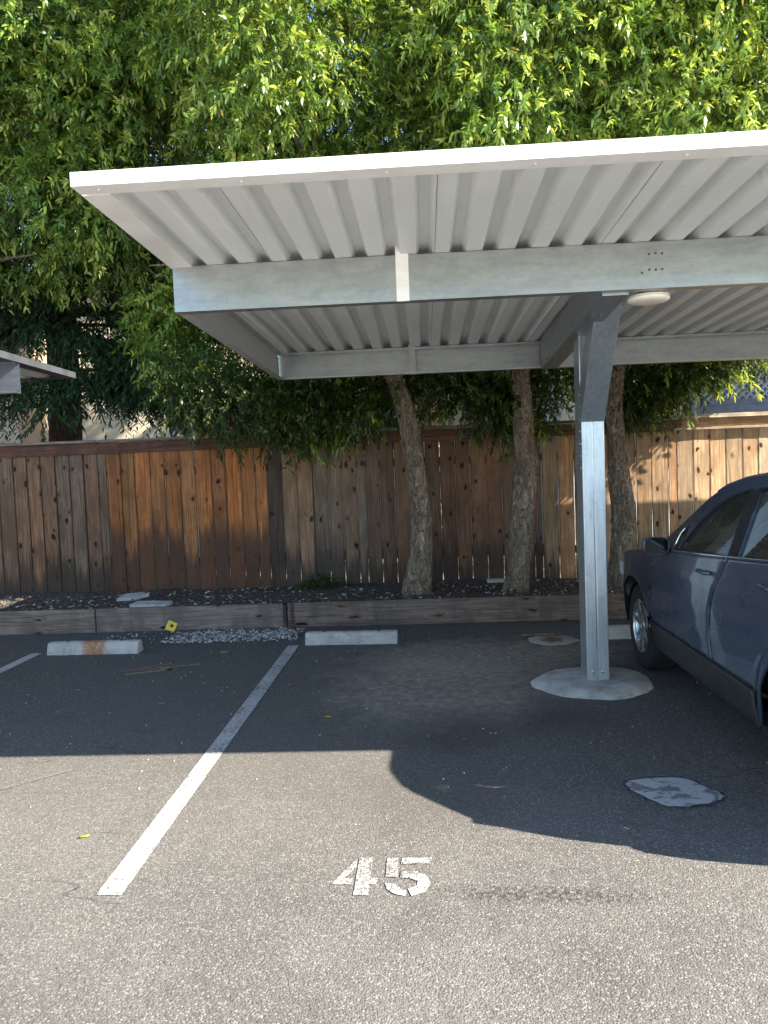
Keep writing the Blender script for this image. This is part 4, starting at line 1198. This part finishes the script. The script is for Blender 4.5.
def slab(name, x, y, z, pts, h, rz, label, cat, mat, tilt=(0, 0)):
    mb = MB().prism(pts, -h / 2, h / 2, 'z')
    o = mb.build(name, mat, None, .004)
    o.location = (x, y, z); o.rotation_euler = (tilt[0], tilt[1], rz)
    return tag(o, label, cat)
slab('concrete_slab', -3.10, 8.36, BZ + .05, [(-.21, -.09), (.19, -.1), (.22, .08), (-.18, .1)], .045, .05, 'flat pale concrete slab lying behind the left timber board', 'slab', M_CONC_LT, (.05, .02))
slab('flat_stone', -3.55, 8.95, BZ + .05, [(-.18, -.05), (.02, -.12), (.2, -.04), (.14, .08), (-.06, .12)], .035, .5, 'broken grey flat stone on mulch near the fence, left of the slab', 'stone', M_CONC, (.12, -.05))
slab('flat_stone', .80, 9.32, BZ + .06, [(-.11, -.05), (.1, -.06), (.12, .05), (-.1, .06)], .04, .1, 'small grey flat stone by the fence beside the rough barked trunk', 'stone', M_CONC)
slab('wood_scrap', 1.02, 7.47, .012, [(-.16, -.012), (.17, -.014), (.17, .012), (-.15, .014)], .018, .12, 'thin brown wood scrap lying on asphalt behind the post', 'wood scrap', simple('scrap_wood', (.22, .12, .07), .8, 0, .2, 20))
# yellow plastic tag
yt = empty('plastic_tag', (-2.735, 7.93, .10), 'bright yellow square plastic tag with dark centre standing in pale pebbles', 'plastic tag')
yt.scale = (.8, .8, .8)
yt.rotation_euler = (-.35, .45, .25)
M_YEL = simple('yellow_plastic', (.75, .52, .02), .4, 0, .08)
fr = MB()
for (a, b_, c, d) in ((-.062, .062, .036, .062), (-.062, .062, -.062, -.036), (-.062, -.036, -.035, .035), (.036, .062, -.035, .035)):
    fr.box(a, b_, -.012, .012, c, d)
fr.build('frame', M_YEL, yt, .004)
MB().box(-.035, .035, -.004, .008, -.035, .035).build('backing', M_YEL, yt)
MB().lathe([(.022, -.008), (.022, -.0042)], (.004, 0, .006), 'y', 12).build('dark_plug', M_DARK_STEEL, yt)

# fallen leaves
lm = MB()
def fallen(x, y, z, s, rz, colr, label, g='fallen leaves on the asphalt'):
    v = []
    out = [(-1, 0, .02), (-.55, .28, .12), (0, .36, .15), (.55, .25, .1), (1, 0, .25), (.55, -.25, .06), (0, -.36, .10), (-.55, -.28, .08)]
    v = [(a * s, b_ * s, c * s) for a, b_, c in out] + [(0, 0, 0)]
    mb = MB().add(v, [(8, i, (i + 1) % 8) for i in range(8)], smooth=True)
    o = mb.build('fallen_leaf', leafm[colr])
    so = o.modifiers.new('thick', 'SOLIDIFY'); so.thickness = .0012
    o.location = (x, y, z); o.rotation_euler.z = rz
    return tag(o, label, 'leaf', g)
leafm = {'y': simple('yellow_leaf', (.62, .46, .04), .5, 0, .15, 30), 'b': simple('tan_leaf', (.34, .24, .11), .7, 0, .2, 30), 'g': simple('green_leaf', (.14, .24, .05), .5, 0, .2, 30)}
fallen(-1.655, 3.44, .006, .026, .3, 'y', 'bright yellow leaf on sunlit asphalt left of the stall line')
fallen(-.72, 5.12, .006, .03, -.4, 'y', 'curled yellow leaf on shaded asphalt below the grey wheel stop')
fallen(-1.12, 5.92, .009, .03, .9, 'b', 'tan leaf lying on the far half of the long stall line')
fallen(-.70, 6.8, .006, .026, 1.9, 'g', 'green leaf on shaded asphalt just below the grey wheel stop')
fallen(-2.0, 5.5, .006, .03, .2, 'b', 'tan leaf in the shaded left stall nearest the shadow edge')
fallen(-1.95, 7.08, .006, .04, .1, 'y', 'pale yellow leaf at the lower edge of the pebble patch')

# ------------------------------------------------------------------ the blue car
CX, CY = 2.53, 4.98
car = empty('parked_car', (CX, CY, 0), 'dark slate blue crossover car parked nose in beside the galvanised post', 'car')
m = N('slate_blue_paint')
p = m.obj()
fl = m.n('SeparateColor', {0: m.n('TexVoronoi', {'Vector': p, 'Scale': 900.0}).outputs['Color']}).outputs[0]
col = m.mix(fl, (.036, .056, .098), (.058, .084, .136))
dust_or_haze = m.math('MULTIPLY', m.ramp(m.noise(p, 3.5, 6, .65), .4, .75), .07)
col = m.mix(dust_or_haze, col, (.2, .19, .17))
M_CAR = m.done(m.bsdf(color=col, rough=m.ramp(m.noise(p, 7, 4), .3, .7, .26, .36), metal=.35, coat=.9, coatr=.04))
M_CLAD = simple('dark_plastic_cladding', (.022, .023, .026), .6, 0, .15, 10, .15, 200)
M_SEAL = simple('black_rubber_seal', (.008, .008, .009), .6)
M_TYRE = simple('tyre_rubber', (.014, .014, .015), .8, 0, .2, 20, .2, 120)
M_ALLOY = simple('silver_alloy', (.55, .56, .58), .28, .9, .1, 10)
M_CHROME = simple('chrome', (.75, .76, .77), .1, 1.0, .03)
M_INT = simple('dark_cabin_trim', (.03, .03, .033), .75)
M_SEAT = simple('grey_seat_cloth', (.10, .10, .105), .9, 0, .15, 20, .2, 200)
def glass(name, tint, refl=1.0):
    m = N(name)
    fr_ = m.n('Fresnel', {'IOR': 1.5}).outputs[0]
    fr_ = m.math('MULTIPLY', fr_, refl, clamp=True)
    t = m.n('BsdfTransparent', {'Color': (*tint, 1)})
    g = m.n('BsdfGlossy', {'Color': (.95, .97, 1, 1), 'Roughness': .01})
    sh = m.n('MixShader', {0: fr_, 1: t.outputs[0], 2: g.outputs[0]})
    dd = m.n('BsdfDiffuse', {'Color': (.42, .44, .38, 1)})
    dust_or_haze = m.math('MULTIPLY', m.noise(m.obj(), 3, 4), .13)  # pale film mixed in to lighten the panes, in place of reflected light
    return m.done(m.n('MixShader', {0: dust_or_haze, 1: sh.outputs[0], 2: dd.outputs[0]}))
M_GLASS = glass('cabin_glass', (.86, .92, .86), 1.0)
M_PRIV = glass('privacy_glass', (.10, .115, .12), 1.5)

AF, AR, RZ = 1.22, -1.50, .34      # axles, arch centre height
def belt(y):
    return 1.005 + (.75 - y) * .072
def zlo(y):
    z = .30
    for a in (AF, AR):
        d = abs(y - a)
        if d < .435:
            z = max(z, RZ + math.sqrt(.435 ** 2 - d * d) * .93)
    return z
def top(y):
    if y > .62:
        return float(np.interp(y, [.62, 1.0, 1.4, 1.75, 1.95, 2.1], [1.012, .985, .93, .86, .78, .7]))
    return belt(y)
def plan(y):
    """half width limit along the length"""
    if y > 1.2:
        t = min(1, (y - 1.2) / .93)
        return .905 * max(0.02, 1 - t ** 3.4) ** .40
    if y < -1.45:
        t = min(1, (-1.45 - y) / .56)
        return .905 * max(0.02, 1 - t ** 3.2) ** .36
    return .905
def half(y, z):
    w = plan(y) / .905
    zz = np.interp(z, [.28, .36, .46, .49, .60, .75, .90, .925, .945, 1.0, 1.15], [.862, .884, .898, .898, .907, .912, .907, .904, .896, .886, .862])
    for a in (AF, AR):
        d = math.hypot(y - a, z - RZ)
        zz += .012 * math.exp(-((d - .44) / .075) ** 2) * (1 if d > .40 else 0)
    return zz * w
def seamF(z): return float(np.interp(z, [.3, .42, .58, .74, .9, 1.02], [.72, .745, .80, .77, .68, .60]))
def seamB(z): return float(np.interp(z, [.3, .45, .62, .80, .92, 1.1], [-.44, -.43, -.405, -.43, -.49, -.60]))
def seamR(z):
    d2 = .475 ** 2 - (z - RZ) ** 2
    return float(max(AR + (math.sqrt(d2) if d2 > 0 else 0) * 1.0, np.interp(z, [.3, .75, 1.15], [-1.0, -1.30, -1.62])))

def side_panel(name, y0f, y1f, zl, zh, side, mat, nu=26, nv=26, out=.0, par=None, thick=.012):
    mb = MB(); v = []
    for i in range(nu + 1):
        t = i / nu
        for j in range(nv + 1):
            s_ = j / nv
            z = .6
            for _ in range(4):
                y = y0f(z) * (1 - t) + y1f(z) * t
                a, b = zl(y), zh(y)
                z = a + (b - a) * s_
            v.append((side * (half(y, z) + out), y, z))
    k = nv + 1
    f = [(i * k + j, i * k + j + 1, (i + 1) * k + j + 1, (i + 1) * k + j) for i in range(nu) for j in range(nv)]
    if side > 0: f = [q[::-1] for q in f]
    mb.add(v, f, smooth=True)
    o = mb.build(name, mat, par or car)
    so = o.modifiers.new('thick', 'SOLIDIFY'); so.thickness = thick; so.offset = -1
    return o

GAP = .004
CL = .475                       # top of the sill cladding
def zb_(y): return max(zlo(y), CL if -1.0 < y < .76 else .30)
# --- greenhouse geometry
GK, GZ = .42, 1.05
def gx(z): return .885 - .02 + (-(z - GZ) * GK)
def roofline(y):
    return float(np.interp(y, [-2.0, -1.92, -1.75, -1.5, -1.0, -.68, -.37, -.12, .07, .26, .49, .80], [1.12, 1.27, 1.52, 1.59, 1.585, 1.565, 1.54, 1.49, 1.41, 1.30, 1.165, 1.0]))
def curve_pts(y0, y1, n, f):
    return [(y0 + (y1 - y0) * i / n, f(y0 + (y1 - y0) * i / n)) for i in range(n + 1)]
win_f = [(.20, 1.072)] + [(.20, 1.115), (.06, 1.245), (-.09, 1.345), (-.22, 1.40), (-.35, 1.44), (-.49, 1.468)] + [(-.545, 1.105)]
win_r = [(-.665, 1.115), (-.61, 1.477), (-.9, 1.495), (-1.15, 1.49), (-1.33, 1.48), (-1.40, 1.165)]
win_q = [(-1.47, 1.172), (-1.42, 1.47), (-1.56, 1.44), (-1.68, 1.38), (-1.75, 1.28), (-1.74, 1.195)]
tri_w = [(.31, 1.058), (.30, 1.155), (.24, 1.21), (.235, 1.06)]
outer = [(y, belt(y) + .004) for y in np.linspace(-1.98, .78, 24)] + curve_pts(.79, -1.97, 40, roofline)
def densify(poly, step=.08):
    out = []
    for i in range(len(poly)):
        a, b = np.array(poly[i]), np.array(poly[(i + 1) % len(poly)])
        n = max(1, int(np.linalg.norm(b - a) / step))
        out += [tuple(a + (b - a) * k / n) for k in range(n)]
    return out
def inside(pt, poly):
    c = False; x, y = pt
    for i in range(len(poly)):
        (x1, y1), (x2, y2) = poly[i], poly[i - 1]
        if (y1 > y) != (y2 > y) and x < (x2 - x1) * (y - y1) / (y2 - y1) + x1: c = not c
    return c
def fill(outline, holes, step=.09):
    vs, es = [], []
    for poly in [outline] + holes:
        d = densify(poly, .06)
        b0 = len(vs)
        vs += [Vector(q) for q in d]
        es += [(b0 + i, b0 + (i + 1) % len(d)) for i in range(len(d))]
    v2, e2, f2, *_ = delaunay_2d_cdt(vs, es, [], 1, 1e-5)
    keep = []
    for fc in f2:
        c = sum((v2[i] for i in fc), Vector((0, 0))) / len(fc)
        if inside(c, outline) and not any(inside(c, h) for h in holes):
            keep.append(tuple(fc))
    return [tuple(q) for q in v2], keep
def green(name, outline, holes, side, mat, out=0.0, thick=.03, par=None):
    v2, f2 = fill(outline, holes)
    v = []
    for (y, z) in v2:
        x = gx(z) + out - .05 * max(0, (y - .1)) * .6 - .16 * max(0, -1.55 - y)
        v.append((side * x, y, z))
    # orient
    f = []
    for q in f2:
        a, b, c = (Vector(v[i]) for i in q[:3])
        nrm_ = (b - a).cross(c - a)
        f.append(q if nrm_.x * side > 0 else q[::-1])
    mb = MB().add(v, f)
    o = mb.build(name, mat, par or car)
    if thick:
        so = o.modifiers.new('thick', 'SOLIDIFY'); so.thickness = thick; so.offset = -1
    return o

for sd in (-1, 1):
    d_f = side_panel('front_door', lambda z: seamB(z) + GAP, lambda z: seamF(z) - GAP, lambda y: CL, belt, sd, M_CAR)
    d_r = side_panel('rear_door', lambda z: seamR(z) + GAP, lambda z: seamB(z) - GAP, lambda y: CL, belt, sd, M_CAR)
    side_panel('front_fender', lambda z: seamF(z) + GAP, lambda z: 2.12, lambda y: max(zlo(y), .30), top, sd, M_CAR, nu=60)
    side_panel('rear_quarter', lambda z: -2.0, lambda z: seamR(z) - GAP, lambda y: max(zlo(y), .30), belt, sd, M_CAR, nu=50)
    # sill cladding and arch mouldings
    side_panel('sill_cladding', lambda z: -1.02, lambda z: .78, lambda y: .27, lambda y: CL - .004, sd, M_CLAD, nu=30, nv=8, out=.006)
    # chrome strip along the belt
    mb = MB()
    pts = [(sd * (half(y, belt(y)) + .001), y, belt(y) + .006) for y in np.linspace(.33, -1.78, 30)]
    mb.tube(pts, .0085, 8)
    mb.build('belt_moulding', M_CHROME, car)
    # cabin frame with window openings
    fr = green('cabin_frame', outer, [win_f, win_r, win_q, tri_w], sd, M_CAR)
    # black frames round each pane and door split in the B pillar
    def ring(name, poly, w):
        c = np.mean(poly, axis=0)
        big = [tuple(np.array(q) + (np.array(q) - c) / (np.linalg.norm(np.array(q) - c)) * w) for q in poly]
        return green(name, big, [poly], sd, M_SEAL, out=.004, thick=.012, par=fr)
    ring('window_seal', win_f, .028); ring('window_seal', win_r, .028); ring('window_seal', win_q, .022); ring('window_seal', tri_w, .014)
    green('pillar_cover', [(-.548, 1.10), (-.495, 1.466), (-.612, 1.478), (-.662, 1.11)], [], sd, M_SEAL, out=.006, thick=.012, par=fr)
    green('front_side_window', win_f, [], sd, M_GLASS, out=-.012, thick=0)
    green('rear_side_window', win_r, [], sd, M_PRIV, out=-.012, thick=0)
    green('quarter_window', win_q, [], sd, M_PRIV, out=-.012, thick=0)
    green('quarter_window', tri_w, [], sd, M_PRIV, out=-.012, thick=0)
    # chrome edge of the sail panel by the mirror
    mb = MB().tube([(sd * (gx(z) + .012 - .03 * max(0, y - .1)), y, z) for y, z in ((.335, 1.05), (.325, 1.1), (.305, 1.165), (.27, 1.2))], [.006, .007, .007, .004], 8)
    mb.build('window_trim', M_CHROME, fr)
    # door handle
    hb = MB()
    yb0, zb0 = -.34, .985
    hb.tube([(sd * (half(-.25, .985) + .002), -.235, .985), (sd * (half(-.27, .985) + .028), -.26, .987), (sd * (half(-.35, .985) + .03), -.37, .988), (sd * (half(-.4, .985) + .003), -.405, .988)], [.010, .013, .013, .010], 10)
    hb.build('door_handle', M_CAR, d_f)
    hb = MB()
    hb.tube([(sd * (half(-1.1, 1.02) + .002), -1.09, 1.02), (sd * (half(-1.1, 1.02) + .028), -1.11, 1.022), (sd * (half(-1.2, 1.02) + .03), -1.22, 1.023), (sd * (half(-1.2, 1.02) + .003), -1.255, 1.023)], [.010, .013, .013, .010], 10)
    hb.build('door_handle', M_CAR, d_r)
    # mirror
    mb = MB()
    prof = [(.0, .14), (.034, .135), (.058, .11), (.069, .06), (.072, .01), (.070, .0)]
    seg = 28; v = []
    for (r, h) in prof:
        for k in range(seg):
            a = 2 * math.pi * k / seg
            ca, sa = math.cos(a), math.sin(a)
            se = lambda q: math.copysign(abs(q) ** .62, q)
            v.append((sd * .962 + se(ca) * r * 1.22, .40 + h, 1.072 + se(sa) * r * .86))
    f = [(i * seg + k, i * seg + (k + 1) % seg, (i + 1) * seg + (k + 1) % seg, (i + 1) * seg + k) for i in range(len(prof) - 1) for k in range(seg)]
    f.append(tuple(range((len(prof) - 1) * seg, len(prof) * seg)))
    mb.add(v, f, smooth=True)
    mi = mb.build('wing_mirror', M_CAR, car)
    bmx = bmesh.new(); bmx.from_mesh(mi.data); bmesh.ops.recalc_face_normals(bmx, faces=bmx.faces); bmx.to_mesh(mi.data); bmx.free()
    mb = MB()
    r = .0625
    ring_ = [(sd * .962 + math.copysign(abs(math.cos(a)) ** .62, math.cos(a)) * r * 1.22, .3975, 1.072 + math.copysign(abs(math.sin(a)) ** .62, math.sin(a)) * r * .84) for a in np.linspace(0, 2 * math.pi, 28, endpoint=False)]
    mb.add(ring_ + [(x, .401, z) for x, _, z in ring_], [tuple(range(28))] + [(i, 28 + i, 28 + (i + 1) % 28, (i + 1) % 28) for i in range(28)])
    mb.build('mirror_glass', simple('mirror_glass', (.03, .04, .038), .08, .9, .02), mi)
    pts = [(x, .3985, z) for x, _, z in [(sd * .962 + (q[0] - sd * .962) * 1.09, 0, 1.072 + (q[2] - 1.072) * 1.09) for q in ring_]]
    mb = MB().tube(pts + [pts[0]], .0028, 8, False)
    mb.build('mirror_rim', M_CAR, mi)
    MB().obox((sd * .885, .46, 1.03), (.045, .035, .022), (1, 0, 0), (0, 1, 0), (0, 0, 1)).build('mirror_arm', M_SEAL, mi, .008)
    # wheels
    for ya in (AF, AR):
        wh = MB()
        xo = sd * .872; q = -sd
        tp = [(.215, .02), (.235, .002), (.29, .0), (.325, .012), (.345, .034), (.348, .06), (.348, .17), (.344, .19), (.325, .212), (.28, .222), (.215, .2)]
        wh.lathe([(r_, q * h_) for r_, h_ in tp], (xo, 0, 0), 'x', 56, cap=False)
        # tread grooves as raised ribs
        for hh in (.075, .115, .155):
            wh.lathe([(.3485, q * (hh - .012)), (.351, q * (hh - .010)), (.351, q * (hh + .010)), (.3485, q * (hh + .012))], (xo, 0, 0), 'x', 56, cap=False)
        wo = wh.build('wheel', M_TYRE, car)
        wo.location = (0, ya, .345)
        rim = MB()
        rim.lathe([(.216, q * .016), (.212, q * .006), (.204, q * .012), (.195, q * .035), (.19, q * .19)], (xo, 0, 0), 'x', 48, cap=False)
        ns = 7
        for k in range(ns):
            a0 = 2 * math.pi * k / ns + .2
            for (ra, rb, wa, wb, xa, xb) in ((.035, .2, .034, .022, .03, .018),):
                ca, sa = math.cos(a0), math.sin(a0)
                v = []
                for (rr_, ww, xx) in ((ra, wa, xa), ((ra + rb) / 2, (wa + wb) / 2.3, xa * .75), (rb, wb, xb)):
                    for (s1, dx) in ((-1, 0), (1, 0), (1, .03), (-1, .03)):
                        v.append((xo + q * (xx + dx), ca * rr_ - sa * ww * s1, sa * rr_ + ca * ww * s1))
                f = []
                for b_ in (0, 4):
                    for e_ in range(4):
                        f.append((b_ + e_, b_ + (e_ + 1) % 4, b_ + 4 + (e_ + 1) % 4, b_ + 4 + e_))
                f += [(0, 1, 2, 3), (8, 9, 10, 11)]
                rim.add(v, f)
        rim.lathe([(.0, q * .018), (.03, q * .02), (.052, q * .03), (.055, q * .06)], (xo, 0, 0), 'x', 24, cap=False)
        rim.build('rim', M_ALLOY, wo, .003)
        MB().lathe([(.0, q * .08), (.16, q * .08), (.16, q * .095), (.0, q * .095)], (xo, 0, 0), 'x', 32, cap=False).build('brake_disc', M_DARK_STEEL, wo)
    # wheel housings
    for ya in (AF, AR):
        mb = MB(); v = []
        n = 20
        for i in range(n + 1):
            a = math.pi * i / n
            for x in (.86, .60):
                v.append((sd * x, ya + .425 * math.cos(a), RZ - .04 + .425 * math.sin(a) * .95))
        mb.add(v, [(2 * i, 2 * i + 1, 2 * i + 3, 2 * i + 2) for i in range(n)] + [tuple(2 * i + 1 for i in range(n + 1))])
        mb.build('wheel_housing', M_SEAL, car)

# cross-body surfaces
def loft(name, rows, mat, thick=0.0, smooth=True, par=None):
    k = len(rows[0]); v = [q for r_ in rows for q in r_]
    f = [(i * k + j, i * k + j + 1, (i + 1) * k + j + 1, (i + 1) * k + j) for i in range(len(rows) - 1) for j in range(k - 1)]
    o = MB().add(v, f, smooth=smooth).build(name, mat, par or car)
    bmx = bmesh.new(); bmx.from_mesh(o.data)
    bmesh.ops.recalc_face_normals(bmx, faces=bmx.faces)
    bmx.to_mesh(o.data); bmx.free()
    if thick:
        so = o.modifiers.new('thick', 'SOLIDIFY'); so.thickness = thick; so.offset = 0
    return o
U = np.linspace(-1, 1, 25)
def gxy(y, z): return gx(z) - .03 * max(0, y - .1) - .16 * max(0, -1.55 - y)
loft('hood', [[(u * half(y, top(y)) * .995, y, top(y) + .055 * (1 - u ** 4) * (1 if y < 1.8 else (2.12 - y) / .32)) for u in U] for y in np.linspace(.64, 2.11, 24)], M_CAR, .008)
loft('windshield', [[(u * (gxy(y, roofline(y)) - .035), y + .10 * (1 - u * u), roofline(y) - .004 + .02 * (1 - u * u)) for u in U] for y in np.linspace(.84, -.02, 16)], M_GLASS)
loft('roof', [[(u * (gxy(y, roofline(y)) + .002), y + .10 * (1 - u * u) * max(0, 1 - (-y) / .6) , roofline(y) + .055 * (1 - abs(u) ** 2.6) * np.interp(y, [-1.9, -1.6, -.5, 0], [.3, 1, 1, .35])) for u in U] for y in np.linspace(-.02, -1.72, 30)], M_CAR, .012)
loft('rear_window', [[(u * (gxy(y, roofline(y)) - .012), y - .10 * (1 - u * u), roofline(y)) for u in U] for y in (-1.72, -1.8, -1.9, -1.955)], M_PRIV)
loft('tailgate', [[(u * .80, -1.95 - .10 * (1 - u * u) - dy, z) for u in U] for z, dy in ((1.13, 0), (1.0, .03), (.85, .045), (.72, .035), (.64, .02))], M_CAR, .015)
loft('rear_bumper', [[(u * .84, -1.93 - .10 * (1 - u * u) - dy, z) for u in U] for z, dy in ((.64, .045), (.60, .075), (.48, .075), (.38, .05), (.28, .0))], M_CLAD, .015)
loft('front_bumper', [[(u * .55, 2.09 + .05 * (1 - u * u) + dy, z) for u in U] for z, dy in ((.74, -.01), (.66, .03), (.5, .05), (.38, .04), (.24, -.03))], M_CAR, .015)
for sd in (-1, 1):
    MB().obox((sd * .70, 1.93, .72), (.11, .07, .065), (1, -.55 * sd, 0), (.55 * sd, 1, 0), (0, 0, 1)).build('headlight', simple('lamp_glass', (.5, .52, .55), .1, .4, .03), car, .02)
    MB().obox((sd * .775, -1.915, .99), (.045, .06, .17), (1, 0, 0), (0, 1, 0), (0, 0, 1)).build('tail_light', simple('red_lamp', (.30, .012, .012), .15, 0, .05), car, .02)
MB().box(-.80, .80, -1.85, 1.75, .24, .30).box(-.6, .6, .6, 1.9, .3, .8).box(-.85, .85, -1.0, .72, .28, .36).build('underbody', M_SEAL, car)
# cabin
cab = MB()
cab.box(-.80, .80, .32, .80, .55, .98)
for i in range(6):
    cab.box(-.74, .74, .18 + i * .03, .35, .80 + i * .03, .84 + i * .03)
cab.box(-.13, .13, -.6, .3, .36, .68)
cab.box(-.78, -.74, -1.7, .4, .4, .97).box(.74, .78, -1.7, .4, .4, .97)
cab.build('dashboard', M_INT, car, .012)
for sx in (-.38, .38):
    st = MB()
    st.obox((sx, -.18, .60), (.25, .26, .07), (1, 0, 0), (0, 1, .12), (0, -.12, 1))
    st.obox((sx, -.50, .88), (.24, .065, .30), (1, 0, 0), (0, 1, .25), (0, -.25, 1))
    so_ = st.build('seat', M_SEAT, car, .05, 4)
    MB().obox((sx, -.595, 1.255), (.13, .045, .085), (1, 0, 0), (0, 1, .2), (0, -.2, 1)).build('headrest', M_SEAT, so_, .035, 4)
bs = MB()
bs.obox((0, -1.15, .62), (.66, .24, .07), (1, 0, 0), (0, 1, .1), (0, -.1, 1)); bs.obox((0, -1.42, .92), (.66, .06, .30), (1, 0, 0), (0, 1, .25), (0, -.25, 1))
bsr = bs.build('seat', M_SEAT, car, .05, 3); bsr['label'] = 'rear bench seat'
sw = MB()
cen = Vector((-.38, .10, .93)); ax_ = Vector((0, .9, .42)).normalized(); b1 = Vector((1, 0, 0)); b2_ = ax_.cross(b1)
pts = [cen + b1 * math.cos(a) * .18 + b2_ * math.sin(a) * .18 for a in np.linspace(0, 2 * math.pi, 29)]
sw.tube(pts, .015, 8, False)
sw.obox(cen, (.17, .02, .03), b1, ax_, b2_); sw.tube([cen, cen + ax_ * .3], .03, 8)
sw.build('steering_wheel', M_INT, car)
MB().obox((0, .12, 1.36), (.11, .015, .03), (1, 0, 0), (0, 1, 0), (0, 0, 1)).build('rear_view_mirror', M_INT, car, .01)
